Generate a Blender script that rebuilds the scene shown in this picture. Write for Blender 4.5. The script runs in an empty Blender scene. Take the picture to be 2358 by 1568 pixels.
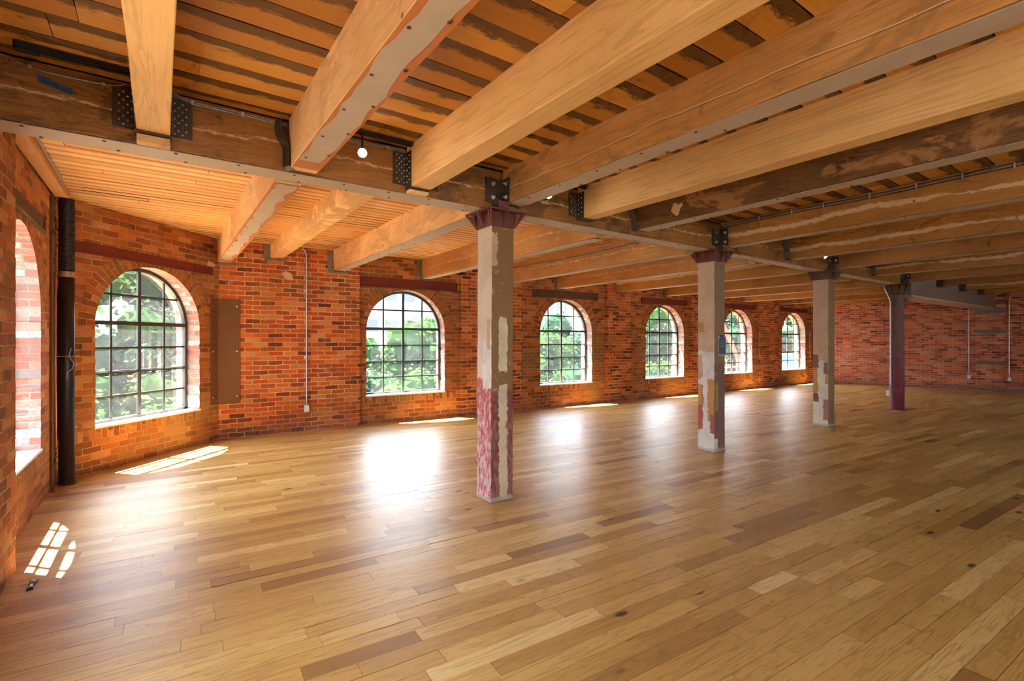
import bpy, math, random
from mathutils import Vector, Matrix
R = random.Random(7)
PI = math.pi
scene = bpy.context.scene
COL = scene.collection

# ------------------------------------------------------------------ mesh builder
class MB:
    def __init__(s):
        s.v = []; s.f = []; s.uv = []; s.c = []; s.m = []
    def face(s, pts, uv=None, c=0.5, m=0):
        n = len(s.v)
        s.v += [tuple(p) for p in pts]
        s.f.append(tuple(range(n, n + len(pts))))
        s.uv.append(uv if uv else [(p[0] + p[1], p[2]) for p in pts])
        s.c.append(c); s.m.append(m)
    def grid(s, rings, close=False, caps=False, c=0.5, smooth=True):
        n = len(s.v); k = len(rings[0])
        for r in rings: s.v += [tuple(p) for p in r]
        for i in range(len(rings) - 1):
            for j in range(k if close else k - 1):
                a = n + i * k + j; b = n + i * k + (j + 1) % k
                s.f.append((a, b, b + k, a + k)); s.uv.append([(j, i), (j + 1, i), (j + 1, i + 1), (j, i + 1)])
                s.c.append(c); s.m.append(0)
        if caps:
            for base, rev in ((n, True), (n + (len(rings) - 1) * k, False)):
                idx = [base + j for j in range(k)]
                if rev: idx.reverse()
                s.f.append(tuple(idx)); s.uv.append([(0, 0)] * k); s.c.append(c); s.m.append(0)
    def box(s, x0, x1, y0, y1, z0, z1, c=0.5):
        x0, x1 = min(x0, x1), max(x0, x1); y0, y1 = min(y0, y1), max(y0, y1); z0, z1 = min(z0, z1), max(z0, z1)
        s.grid([[(x0, y0, z0), (x1, y0, z0), (x1, y1, z0), (x0, y1, z0)],
                [(x0, y0, z1), (x1, y0, z1), (x1, y1, z1), (x0, y1, z1)]], True, True, c)
    def tube(s, pts, r, n=8, caps=True, c=0.5):
        pts = [Vector(p) for p in pts]; rings = []
        rr = r if isinstance(r, (list, tuple)) else [r] * len(pts)
        prev = None
        for i, p in enumerate(pts):
            t = (pts[min(i + 1, len(pts) - 1)] - pts[max(i - 1, 0)]).normalized()
            if prev is None:
                a = Vector((0, 0, 1)) if abs(t.z) < .9 else Vector((1, 0, 0))
                u = t.cross(a).normalized()
            else:
                u = (prev - t * prev.dot(t)).normalized()
            prev = u; w = t.cross(u)
            rings.append([p + (u * math.cos(2 * PI * k / n) + w * math.sin(2 * PI * k / n)) * rr[i] for k in range(n)])
        s.grid(rings, True, caps, c)
    def lathe(s, prof, n=20, cx=0, cy=0):
        s.grid([[(cx + r * math.cos(2 * PI * k / n), cy + r * math.sin(2 * PI * k / n), z) for k in range(n)] for r, z in prof], True, True)
    def prism(s, poly, axis, d0, d1, c=0.5):
        # poly: 2D outline, extruded along axis between d0 and d1
        def P(p, d):
            return {'x': (d, p[0], p[1]), 'y': (p[0], d, p[1]), 'z': (p[0], p[1], d)}[axis]
        s.grid([[P(p, d0) for p in poly], [P(p, d1) for p in poly]], True, True, c)
    def build(s, name, mat, parent=None, smooth=False, loc=None, rz=0, fix=True):
        me = bpy.data.meshes.new(name)
        me.from_pydata(s.v, [], s.f)
        me.uv_layers.new(name='UVMap'); me.color_attributes.new('rnd', 'FLOAT_COLOR', 'CORNER')
        ul = me.uv_layers['UVMap']; ca = me.color_attributes['rnd']
        i = 0
        for fi, f in enumerate(s.f):
            for j in range(len(f)):
                ul.data[i].uv = s.uv[fi][j]
                c = s.c[fi]; ca.data[i].color = (c, c, c, 1); i += 1
        for mm in (mat if isinstance(mat, list) else [mat]): me.materials.append(mm)
        for p, k in zip(me.polygons, s.m): p.material_index = k; p.use_smooth = smooth
        if fix:
            import bmesh
            b = bmesh.new(); b.from_mesh(me); bmesh.ops.recalc_face_normals(b, faces=b.faces); b.to_mesh(me); b.free()
        o = bpy.data.objects.new(name, me); COL.objects.link(o)
        if smooth == 'auto':
            for p in me.polygons: p.use_smooth = True
        if parent: o.parent = parent
        if loc: o.location = loc
        o.rotation_euler.z = rz
        return o

def bevel(o, w=.004, seg=2):
    m = o.modifiers.new('bevel', 'BEVEL'); m.width = w; m.segments = seg; m.limit_method = 'ANGLE'; m.angle_limit = math.radians(40)
    return o
def tag(o, label=None, cat=None, group=None, kind=None):
    if label: o['label'] = label
    if cat: o['category'] = cat
    if group: o['group'] = group
    if kind: o['kind'] = kind
    return o
def empty(name, loc, rz=0, label=None, cat=None, group=None):
    o = bpy.data.objects.new(name, None); COL.objects.link(o); o.location = loc; o.rotation_euler.z = rz
    o.empty_display_size = .1
    return tag(o, label, cat, group)

# ------------------------------------------------------------------ node helpers
class NT:
    def __init__(s, name):
        s.mat = bpy.data.materials.new(name); s.mat.use_nodes = True
        s.t = s.mat.node_tree; s.t.nodes.clear()
        s.out = s.n('ShaderNodeOutputMaterial'); s.b = s.n('ShaderNodeBsdfPrincipled')
        s.l(s.b.outputs[0], s.out.inputs[0])
    def n(s, typ, **kw):
        x = s.t.nodes.new(typ)
        for k, v in kw.items(): setattr(x, k, v)
        return x
    def l(s, a, b): s.t.links.new(a, b)
    def put(s, sock, v):
        if hasattr(v, 'is_linked') or isinstance(v, bpy.types.NodeSocket): s.l(v, sock)
        else: sock.default_value = v
    def math(s, op, a, b=None, c=None, clamp=False):
        x = s.n('ShaderNodeMath', operation=op); x.use_clamp = clamp
        s.put(x.inputs[0], a)
        if b is not None: s.put(x.inputs[1], b)
        if c is not None: s.put(x.inputs[2], c)
        return x.outputs[0]
    def mix(s, f, a, b, mode='MIX'):
        x = s.n('ShaderNodeMix', data_type='RGBA', blend_type=mode)
        s.put(x.inputs[0], f)
        for sk, v in ((x.inputs[6], a), (x.inputs[7], b)):
            s.put(sk, (*v, 1) if isinstance(v, tuple) and len(v) == 3 else v)
        return x.outputs[2]
    def ramp(s, f, stops, interp='LINEAR'):
        x = s.n('ShaderNodeValToRGB'); r = x.color_ramp; r.interpolation = interp
        while len(r.elements) < len(stops): r.elements.new(.5)
        for e, (p, c) in zip(r.elements, stops):
            e.position = p; e.color = (*c, 1) if isinstance(c, tuple) else (c, c, c, 1)
        s.put(x.inputs[0], f); return x.outputs[0]
    def step(s, x, a, b):
        m = s.n('ShaderNodeMapRange'); m.interpolation_type = 'SMOOTHSTEP'
        s.put(m.inputs[0], x); m.inputs[1].default_value = a; m.inputs[2].default_value = b
        return m.outputs[0]
    def noise(s, vec, scale, detail=3, rough=.55, dist=0):
        x = s.n('ShaderNodeTexNoise'); x.inputs['Scale'].default_value = scale; x.inputs['Detail'].default_value = detail
        x.inputs['Roughness'].default_value = rough; x.inputs['Distortion'].default_value = dist
        if vec is not None: s.l(vec, x.inputs['Vector'])
        return x.outputs[0]
    def mapv(s, vec, scale=(1, 1, 1), loc=None):
        x = s.n('ShaderNodeMapping'); s.l(vec, x.inputs[0]); x.inputs['Scale'].default_value = scale
        if loc is not None: s.put(x.inputs['Location'], loc)
        return x.outputs[0]
    def coord(s, k='Object'): return s.n('ShaderNodeTexCoord').outputs[k]
    def bump(s, h, strength=.5, dist=.01, normal=None):
        x = s.n('ShaderNodeBump'); x.inputs['Strength'].default_value = strength; x.inputs['Distance'].default_value = dist
        s.put(x.inputs['Height'], h)
        if normal: s.l(normal, x.inputs['Normal'])
        return x.outputs[0]
    def fin(s, col=None, rough=.6, metal=0, bump=None, spec=.5):
        if col is not None: s.put(s.b.inputs['Base Color'], (*col, 1) if isinstance(col, tuple) and len(col) == 3 else col)
        s.put(s.b.inputs['Roughness'], rough); s.put(s.b.inputs['Metallic'], metal)
        s.b.inputs['Specular IOR Level'].default_value = spec
        if bump is not None: s.l(bump, s.b.inputs['Normal'])
        return s.mat
    def sep(s, v):
        x = s.n('ShaderNodeSeparateXYZ'); s.l(v, x.inputs[0]); return x.outputs

def plain(name, col, rough=.6, metal=0, var=.12, scale=9):
    t = NT(name); n = t.noise(t.coord(), scale, 4)
    k = t.math('MULTIPLY_ADD', n, 2 * var, 1 - var)
    c = t.mix(1.0, col, t.ramp(k, [(0, 0.0), (1, 1.0)]), 'MULTIPLY')
    x = t.n('ShaderNodeMix', data_type='RGBA', blend_type='MULTIPLY'); x.inputs[0].default_value = 1
    x.inputs[6].default_value = (*col, 1)
    cmb = t.n('ShaderNodeCombineColor')
    for i in range(3): t.l(k, cmb.inputs[i])
    t.l(cmb.outputs[0], x.inputs[7])
    return t.fin(x.outputs[2], rough, metal, t.bump(n, .15, .004))

def brick(name, stops, mortar, smear=(.30, .11, .035), smear_amt=.55, bump=.9, white=.25, rough=.85, low=.0):
    t = NT(name)
    uv = t.n('ShaderNodeUVMap').outputs[0]; ob = t.coord('Object')
    wob = t.n('ShaderNodeTexNoise'); t.l(ob, wob.inputs[0]); wob.inputs['Scale'].default_value = 5; wob.inputs['Detail'].default_value = 3
    sub = t.n('ShaderNodeVectorMath', operation='SUBTRACT'); t.l(wob.outputs[1], sub.inputs[0]); sub.inputs[1].default_value = (.5, .5, .5)
    sc = t.n('ShaderNodeVectorMath', operation='SCALE'); t.l(sub.outputs[0], sc.inputs[0]); sc.inputs['Scale'].default_value = .028
    wob2 = t.n('ShaderNodeTexNoise'); t.l(ob, wob2.inputs[0]); wob2.inputs['Scale'].default_value = 45; wob2.inputs['Detail'].default_value = 2
    sub2 = t.n('ShaderNodeVectorMath', operation='SUBTRACT'); t.l(wob2.outputs[1], sub2.inputs[0]); sub2.inputs[1].default_value = (.5, .5, .5)
    sc2 = t.n('ShaderNodeVectorMath', operation='SCALE'); t.l(sub2.outputs[0], sc2.inputs[0]); sc2.inputs['Scale'].default_value = .017
    ad = t.n('ShaderNodeVectorMath', operation='ADD'); t.l(uv, ad.inputs[0]); t.l(sc.outputs[0], ad.inputs[1])
    ad2 = t.n('ShaderNodeVectorMath', operation='ADD'); t.l(ad.outputs[0], ad2.inputs[0]); t.l(sc2.outputs[0], ad2.inputs[1])
    b = t.n('ShaderNodeTexBrick'); t.l(ad2.outputs[0], b.inputs['Vector'])
    b.inputs['Color1'].default_value = (0, 0, 0, 1); b.inputs['Color2'].default_value = (1, 1, 1, 1)
    b.inputs['Scale'].default_value = 1; b.inputs['Brick Width'].default_value = .218; b.inputs['Row Height'].default_value = .0735
    b.inputs['Mortar Size'].default_value = .0068; b.inputs['Mortar Smooth'].default_value = .35
    b.inputs['Mortar'].default_value = (.5, .5, .5, 1)
    rnd = t.sep(b.outputs[0])[0]; fac = b.outputs[1]
    fine = t.noise(ob, 38, 5, .65)
    big = t.noise(ob, 1.1, 4, .6)
    r2 = t.math('ADD', rnd, t.math('MULTIPLY', t.math('SUBTRACT', fine, .5), .7), clamp=True)
    col = t.ramp(r2, stops)
    sm = t.math('MULTIPLY', t.step(big, .46, .66), smear_amt)
    col = t.mix(sm, col, smear)
    patch = t.step(t.noise(ob, 3.6, 8, .8), .585, .64)
    col = t.mix(t.math('MULTIPLY', patch, white), col, (.62, .36, .18))
    # faded, washed-out mortar joints in places
    mfade = t.step(t.noise(ob, 1.7, 3), .40, .62)
    mcol = t.mix(mfade, mortar, tuple(c * .62 for c in mortar))
    mcol = t.mix(t.math('MULTIPLY', fine, .5), mcol, tuple(c * .6 for c in mortar))
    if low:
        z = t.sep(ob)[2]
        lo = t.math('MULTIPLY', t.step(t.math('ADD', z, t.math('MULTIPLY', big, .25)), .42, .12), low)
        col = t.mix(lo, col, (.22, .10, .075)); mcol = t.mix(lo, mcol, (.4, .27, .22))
    out = t.mix(fac, col, mcol)
    h = t.math('ADD', t.math('SUBTRACT', 1.0, fac), t.math('MULTIPLY', fine, .55))
    h = t.math('ADD', h, t.math('MULTIPLY', rnd, .5))
    return t.fin(out, rough, 0, t.bump(h, bump, .012), .25)

def wood(name, cols, axis='Y', grain=.35, streak=None, stain=0, stain_col=(.16, .07, .02), rough=.62, crack=0, holes=True, scale=1., worn=0):
    t = NT(name); ob = t.coord('Object')
    rn = t.n('ShaderNodeObjectInfo').outputs['Random']
    off = t.n('ShaderNodeCombineXYZ')
    r37 = t.math('MULTIPLY', rn, 37.); t.l(r37, off.inputs[0]); t.l(r37, off.inputs[1]); t.l(t.math('MULTIPLY', rn, 11.), off.inputs[2])
    ob2 = t.n('ShaderNodeVectorMath', operation='ADD'); t.l(ob, ob2.inputs[0]); t.l(off.outputs[0], ob2.inputs[1]); v = ob2.outputs[0]
    S = {'X': (.55, 9, 9), 'Y': (9, .55, 9)}[axis]; F = {'X': (3, 110, 110), 'Y': (110, 3, 110)}[axis]
    S = tuple(a * scale for a in S)
    g1 = t.noise(t.mapv(v, S), 1.0, 3, .5, .8)
    rings = t.math('FRACT', t.math('MULTIPLY', g1, 9.0))
    ringm = t.step(rings, .55, .98)
    fine = t.noise(t.mapv(v, F), 1.0, 3, .6)
    blot = t.noise(v, 1.7, 4, .6)
    col = t.ramp(blot, [(.25, cols[0]), (.5, cols[1]), (.75, cols[2])])
    dk = tuple(c * .55 for c in cols[1])
    col = t.mix(t.math('MULTIPLY', ringm, grain), col, dk)
    col = t.mix(t.math('MULTIPLY', t.step(fine, .5, .75), grain * .6), col, dk)
    P = t.sep(ob); z = P[2]; along = P[0] if axis == 'X' else P[1]
    if worn:
        w = t.step(t.noise(v, 2.6, 7, .7, .4), .54, .58)
        col = t.mix(t.math('MULTIPLY', w, worn), col, tuple(min(1, c * 1.28) for c in cols[2]))
    if stain:
        s1 = t.step(t.noise(t.mapv(v, {'X': (1.2, 2.5, 2.5), 'Y': (2.5, 1.2, 2.5)}[axis]), 1.4, 6, .68, .5), .53, .60)
        col = t.mix(t.math('MULTIPLY', s1, stain), col, stain_col)
    if streak:
        z0, hw, sc = streak[:3]
        wob = t.math('MULTIPLY', t.math('SUBTRACT', t.noise(t.mapv(v, {'X': (1, .01, .01), 'Y': (.01, 1, .01)}[axis]), .9, 3), .5), .16)
        d = t.math('ABSOLUTE', t.math('SUBTRACT', t.math('SUBTRACT', z, z0), wob))
        rag = t.math('MULTIPLY', t.math('SUBTRACT', t.noise(t.mapv(v, {'X': (12, 45, 45), 'Y': (45, 12, 45)}[axis]), 1., 6, .8), .5), .14)
        on = t.math('MULTIPLY', t.step(t.noise(t.mapv(v, {'X': (1, .01, .01), 'Y': (.01, 1, .01)}[axis]), .55, 3), .33, .45), hw)
        m = t.step(t.math('SUBTRACT', t.math('ADD', on, rag), d), -.002, .006)
        col = t.mix(m, col, sc)
    if crack:
        wob = t.math('MULTIPLY', t.math('SUBTRACT', t.noise(t.mapv(v, {'X': (1, .01, .01), 'Y': (.01, 1, .01)}[axis]), 1.3, 4), .5), .12)
        d = t.math('ABSOLUTE', t.math('SUBTRACT', t.math('SUBTRACT', z, crack), wob))
        m = t.step(d, .0035, .0012)
        col = t.mix(m, col, (.78, .55, .33))
        d2 = t.math('ABSOLUTE', t.math('SUBTRACT', t.math('SUBTRACT', z, crack - .006), wob))
        col = t.mix(t.math('MULTIPLY', t.step(d2, .006, .002), .6), col, (.12, .05, .02))
    if holes:
        vo = t.n('ShaderNodeTexVoronoi'); vo.inputs['Scale'].default_value = 2.6; t.l(v, vo.inputs[0])
        col = t.mix(t.math('MULTIPLY', t.step(vo.outputs['Distance'], .045, .02), .85), col, (.05, .02, .01))
    h = t.math('ADD', t.math('MULTIPLY', fine, .6), g1)
    return t.fin(col, rough, 0, t.bump(h, .35, .006), .35)

# ------------------------------------------------------------------ materials
ST = [(0, (.14, .036, .012)), (.2, (.32, .055, .011)), (.45, (.52, .085, .010)), (.75, (.62, .13, .016)), (1, (.66, .23, .055))]
M_brick = brick('red brick', ST, (.84, .50, .27), smear=(.34, .12, .026), smear_amt=.5, low=.5)
M_brick_bay = brick('smeared brown brick', [(0, (.19, .06, .018)), (.3, (.33, .08, .017)), (.6, (.45, .11, .019)), (1, (.56, .21, .05))], (.56, .30, .13), smear=(.28, .125, .033), smear_amt=.85, low=.35, bump=.6)
M_brick_left = brick('rough orange brick', [(0, (.20, .065, .018)), (.35, (.38, .095, .018)), (.7, (.50, .14, .026)), (1, (.62, .28, .09))], (.60, .36, .17), smear=(.33, .15, .04), smear_amt=.75, bump=1.0, white=.4, low=.2)
M_brick_rev = brick('pale pink brick', [(0, (.22, .20, .19)), (.22, (.31, .10, .07)), (.55, (.37, .16, .12)), (.8, (.42, .27, .23)), (1, (.62, .60, .58))], (.36, .35, .35), smear=(.38, .30, .26), smear_amt=.35, bump=.5, white=.5)  # whitewashed brick; the outdoor light on the reveals is also put into its tint
M_brick_far = brick('pale jointed brick', [(0, (.16, .05, .035)), (.2, (.42, .085, .035)), (.5, (.60, .13, .045)), (1, (.68, .25, .11))], (.85, .62, .50), smear=(.36, .13, .06), smear_amt=.3, low=.8)
OLDC = [(.50, .235, .075), (.60, .30, .11), (.66, .36, .155)]
M_new = wood('new pale timber', [(.66, .35, .11), (.76, .43, .15), (.80, .47, .18)], grain=.45, rough=.55, holes=False, scale=.8)
M_old_light = wood('old light timber', [(.66, .33, .12), (.76, .42, .17), (.80, .47, .21)], grain=.35, stain=.35, stain_col=(.36, .17, .06), worn=.4)
M_old_worn = wood('patchy light timber', [(.60, .31, .11), (.70, .38, .14), (.76, .44, .18)], grain=.3, stain=.55, stain_col=(.42, .25, .13), worn=.9)
M_old_orange = wood('old orange timber', [(.42, .18, .045), (.54, .235, .06), (.62, .30, .095)], grain=.5, stain=.6, stain_col=(.25, .12, .035), crack=2.90)
M_old_dark = wood('old dark brown timber', [(.15, .065, .02), (.20, .085, .025), (.30, .12, .035)], grain=.5, stain=.8, stain_col=(.46, .21, .065), rough=.6)
M_old_streak = wood('old brown timber with pale scraped line', [(.36, .15, .030), (.44, .185, .036), (.50, .22, .05)], grain=.25, streak=(2.905, .028, (.66, .43, .23)))
M_old_brown = wood('old plain brown timber', [(.33, .145, .035), (.41, .18, .042), (.47, .21, .055)], grain=.3, stain=.3)
M_far_orange = wood('far orange timber', [(.46, .20, .05), (.56, .25, .07), (.62, .31, .10)], grain=.45, stain=.3, stain_col=(.32, .15, .05), streak=(2.86, .004, (.7, .48, .28)))
M_girder = wood('dark girder timber', [(.22, .09, .018), (.31, .125, .024), (.40, .17, .036)], axis='X', grain=.5, streak=(2.90, .008, (.58, .36, .16)), stain=.6, stain_col=(.09, .04, .015), rough=.45)
M_ledger = wood('orange ledger timber', [(.50, .21, .05), (.58, .25, .065), (.62, .29, .09)], grain=.3)
M_sheet = plain('grey painted sheet', (.45, .33, .23), .55, 0, .18, 3)
M_primer = plain('rust orange primer', (.48, .15, .035), .7)
M_steel_dark = plain('dark brown steel', (.085, .055, .035), .5, .35)
M_steel_plate = plain('brown painted steel plate', (.17, .066, .018), .85, 0)
M_steel_red = plain('red oxide painted steel', (.19, .026, .008), .85, 0, .2, 5)
M_steel_brown = plain('dark painted steel lintel', (.13, .055, .018), .85, 0, .2, 5)
M_zinc = plain('zinc plated metal', (.62, .58, .52), .35, .7)
M_conduit = plain('grey electrical conduit', (.60, .60, .60), .35, .5)
M_whitebox = plain('pale grey box paint', (.72, .72, .70), .4)
M_cable = plain('armoured cable jacket', (.36, .34, .34), .4, .5)
M_cable_dark = plain('dark cable jacket', (.07, .065, .075), .4, .3)
M_black = plain('satin black metal', (.012, .012, .012), .4)
M_pipe = plain('black cast iron pipe', (.028, .018, .014), .38, .2, .25, 4)
M_copper = plain('copper', (.55, .22, .13), .4, .6)
M_band = plain('tan steel band', (.42, .22, .09), .5, .4)
M_frame = plain('dark bronze window frame', (.055, .05, .042), .45, .2)
M_sill = plain('white stone sill', (.80, .80, .78), .6)
M_tape = plain('blue masking tape', (.02, .075, .23), .7)
M_paper = plain('slate grey notice paper', (.07, .085, .13), .6)
M_paperedge = plain('pale notice border', (.45, .38, .36), .7)
M_ink = plain('faint grey print', (.22, .25, .32), .7)
M_stone = plain('grey green stone', (.16, .16, .12), .85, 0, .35, 25)
M_tanpatch = plain('tan plaster', (.66, .38, .17), .9, 0, .15, 14)
M_mortarfill = plain('grey cement infill', (.22, .17, .10), .9)
M_plaster = plain('mauve brown plaster', (.27, .17, .12), .8, 0, .25, 6)
M_plasterpink = plain('pink beige plaster', (.55, .32, .22), .8)
M_castiron = plain('red brown cast iron', (.15, .040, .026), .75, 0, .35, 22)
M_ironflake = plain('flaking cast iron', (.13, .06, .036), .75, 0, .5, 30)
M_white = plain('white render', (.085, .09, .095), .8)
M_shade = plain('blue grey shutter', (.02, .026, .034), .6)
M_redpaint = plain('red machine paint', (.60, .06, .03), .5)
M_blue = plain('blue painted metal', (.05, .16, .5), .5)
M_bark = plain('grey brown bark', (.16, .12, .09), .9)

def leafmat(name, a, b):
    t = NT(name); t.t.nodes.remove(t.b)
    at = t.n('ShaderNodeAttribute', attribute_name='rnd').outputs[2]
    col = t.ramp(at, [(0, a), (1, b)])
    d = t.n('ShaderNodeBsdfDiffuse'); t.l(col, d.inputs[0])
    tr = t.n('ShaderNodeBsdfTranslucent'); t.l(col, tr.inputs[0])
    m = t.n('ShaderNodeMixShader'); m.inputs[0].default_value = .45
    t.l(d.outputs[0], m.inputs[1]); t.l(tr.outputs[0], m.inputs[2]); t.l(m.outputs[0], t.out.inputs[0])
    return t.mat
M_leaf = leafmat('fresh green leaves', (.015, .04, .010), (.058, .11, .028))
M_leaf2 = leafmat('blue green leaves', (.011, .033, .017), (.044, .088, .044))

def glassmat():
    t = NT('dusty window glass'); t.t.nodes.remove(t.b)
    tr = t.n('ShaderNodeBsdfTransparent'); tr.inputs[0].default_value = (.93, .96, .96, 1)
    gl = t.n('ShaderNodeBsdfGlossy'); gl.inputs['Roughness'].default_value = .02
    fr = t.n('ShaderNodeFresnel'); fr.inputs[0].default_value = 1.45
    m = t.n('ShaderNodeMixShader'); t.l(t.math('MULTIPLY', fr.outputs[0], .3), m.inputs[0]); t.l(tr.outputs[0], m.inputs[1]); t.l(gl.outputs[0], m.inputs[2])
    du = t.n('ShaderNodeBsdfTranslucent'); du.inputs[0].default_value = (.85, .9, .95, 1)
    m2 = t.n('ShaderNodeMixShader')
    t.l(t.math('MULTIPLY_ADD', t.noise(t.coord(), 3.0, 4), .016, .003), m2.inputs[0])
    t.l(m.outputs[0], m2.inputs[1]); t.l(du.outputs[0], m2.inputs[2]); t.l(m2.outputs[0], t.out.inputs[0])
    return t.mat
M_glass = glassmat()

def floormat():
    t = NT('oak floor planks')
    at = t.n('ShaderNodeAttribute', attribute_name='rnd').outputs[2]
    uv = t.n('ShaderNodeUVMap').outputs[0]
    base = t.ramp(at, [(0, (.26, .125, .032)), (.15, (.40, .21, .048)), (.4, (.54, .315, .078)), (.65, (.63, .395, .11)), (.85, (.71, .48, .16)), (1, (.80, .60, .27))])
    g1 = t.noise(t.mapv(uv, (1.0, 13, 1)), 1.0, 3, .5, .7)
    ring = t.step(t.math('FRACT', t.math('MULTIPLY', g1, 8.)), .6, 1.)
    fine = t.noise(t.mapv(uv, (5, 160, 1)), 1., 3, .6)
    col = t.mix(t.math('MULTIPLY', ring, .42), base, (.22, .12, .04))
    col = t.mix(t.math('MULTIPLY', t.step(fine, .48, .75), .5), col, (.24, .125, .045))
    blot = t.noise(t.mapv(uv, (1.3, 5, 1)), 1.3, 4, .6)
    col = t.mix(t.math('MULTIPLY', t.step(blot, .55, .78), .35), col, (.34, .18, .05))
    vo = t.n('ShaderNodeTexVoronoi'); vo.inputs['Scale'].default_value = 1.0; t.l(t.mapv(uv, (1.5, 3.2, 1)), vo.inputs[0])
    col = t.mix(t.math('MULTIPLY', t.step(t.math('ADD', vo.outputs['Distance'], t.math('MULTIPLY', fine, .03)), .11, .05), .9), col, (.055, .022, .010))
    rg = t.math('MULTIPLY_ADD', t.noise(t.coord(), .8, 3), .10, .31)
    rg = t.math('MULTIPLY_ADD', fine, .07, rg)
    wav = t.noise(t.mapv(uv, (5, 22, 1)), 1.0, 2)
    h = t.math('ADD', t.math('MULTIPLY', fine, .4), t.math('ADD', t.math('MULTIPLY', g1, .5), t.math('MULTIPLY', wav, 1.2)))
    return t.fin(col, rg, 0, t.bump(h, .18, .003), .6)
M_floor = floormat()
M_gap = plain('dark plank gap', (.035, .016, .008), .9)

def deckmat(name, stops, dark, amt, rough=.6):
    t = NT(name)
    at = t.n('ShaderNodeAttribute', attribute_name='rnd').outputs[2]
    uv = t.n('ShaderNodeUVMap').outputs[0]; U = t.sep(uv)
    base = t.ramp(at, stops)
    g1 = t.noise(t.mapv(uv, (.5, 7, 1)), 1.0, 3, .5, .6)
    ring = t.step(t.math('FRACT', t.math('MULTIPLY', g1, 9.)), .55, 1.)
    fine = t.noise(t.mapv(uv, (3, 120, 1)), 1., 3, .6)
    dk = tuple(c * .5 for c in stops[1][1])
    col = t.mix(t.math('MULTIPLY', ring, .32), base, dk)
    col = t.mix(t.math('MULTIPLY', t.step(fine, .5, .8), .4), col, dk)
    e = t.math('FRACT', U[1])   # 0..1 across the board
    n = t.noise(t.mapv(uv, (3.2, 2.2, 1)), 1.1, 7, .78)
    edge = t.math('ADD', t.math('MULTIPLY', t.math('SUBTRACT', 1.0, e), .8), t.math('MULTIPLY', n, 1.0))
    col = t.mix(t.math('MULTIPLY', t.step(edge, .95, 1.06), amt), col, dark)
    sp = t.step(t.noise(t.mapv(uv, (14, 14, 1)), 2.2, 5, .75), .70, .74)
    col = t.mix(t.math('MULTIPLY', sp, .35), col, (.75, .55, .35))
    return t.fin(col, rough, 0, t.bump(t.math('ADD', g1, fine), .3, .005), .35)
M_deck = deckmat('stained ceiling boards', [(0, (.40, .15, .022)), (.5, (.56, .23, .034)), (1, (.68, .32, .06))], (.11, .046, .012), .9)
M_deck_far = deckmat('light ceiling boards', [(0, (.66, .31, .09)), (.5, (.78, .40, .13)), (1, (.84, .49, .19))], (.40, .14, .03), .7)

def shaftmat(name, faces, H0):
    """faces: dict face -> (base upper, base lower, split z, patches[(u0,u1,z0,z1,col)])  face 'L' looks to -x, 'F' to -y, others use 'F'."""
    t = NT(name); ob = t.coord('Object'); P = t.sep(ob)
    nz = t.math('MULTIPLY', t.math('SUBTRACT', t.noise(ob, 22, 7, .78), .5), .085)
    nb = t.math('MULTIPLY', t.math('SUBTRACT', t.noise(ob, 7, 4, .7), .5), .17)
    spk = t.noise(ob, 60, 4, .7)
    def layer(fc, U):
        up, lo, sp, patches, flk = fc
        z = t.math('ADD', t.math('ADD', P[2], nz), nb)
        m = t.step(z, sp - .01, sp + .01)
        col = t.mix(m, lo, up)
        for (u0, u1, z0, z1, c) in patches:
            uu = t.math('ADD', t.math('ADD', U, nz), t.math('MULTIPLY', nb, .35)); zz = t.math('ADD', t.math('ADD', P[2], nz), t.math('MULTIPLY', nb, .5))
            k = t.math('MINIMUM', t.math('MINIMUM', t.math('SUBTRACT', uu, u0), t.math('SUBTRACT', u1, uu)),
                       t.math('MINIMUM', t.math('SUBTRACT', zz, z0), t.math('SUBTRACT', z1, zz)))
            col = t.mix(t.step(k, -.002, .004), col, c)
        if flk:
            f = t.step(t.math('ADD', t.noise(t.mapv(ob, (1, 1, .35)), 34, 6, .75), t.math('MULTIPLY', P[2], -.06)), .43, .52)
            low = t.step(P[2], sp + .02, sp - .1)
            col = t.mix(t.math('MULTIPLY', t.math('MULTIPLY', f, low), flk[0]), col, flk[1])
        return col
    cl = layer(faces['L'], P[1]); cf = layer(faces['F'], P[0])
    nrm = t.sep(t.coord('Normal'))
    isl = t.math('GREATER_THAN', t.math('ABSOLUTE', nrm[0]), .7)
    col = t.mix(isl, cf, cl)
    col = t.mix(t.math('MULTIPLY', t.step(t.noise(ob, 3.5, 6, .7), .42, .66), .30), col, (.22, .12, .06))
    col = t.mix(t.math('MULTIPLY', t.step(t.noise(ob, 9, 7, .8), .58, .64), .35), col, (.66, .52, .38))
    col = t.mix(t.math('MULTIPLY', t.step(spk, .60, .70), .5), col, (.12, .07, .04))
    base = t.math('MULTIPLY', t.step(t.math('ADD', P[2], nz), .055, .03), .8)
    col = t.mix(base, col, (.40, .34, .28))
    return t.fin(col, .55, 0, t.bump(t.math('ADD', t.noise(ob, 26, 6, .72), spk), .35, .006), .35)
CR = (.62, .50, .38); WH = (.66, .62, .56); TAN = (.50, .33, .19); MAR = (.20, .035, .03); BRN = (.22, .105, .03); MAV = (.20, .10, .075); OCH = (.50, .24, .07); OLV = (.26, .17, .07)
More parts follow.
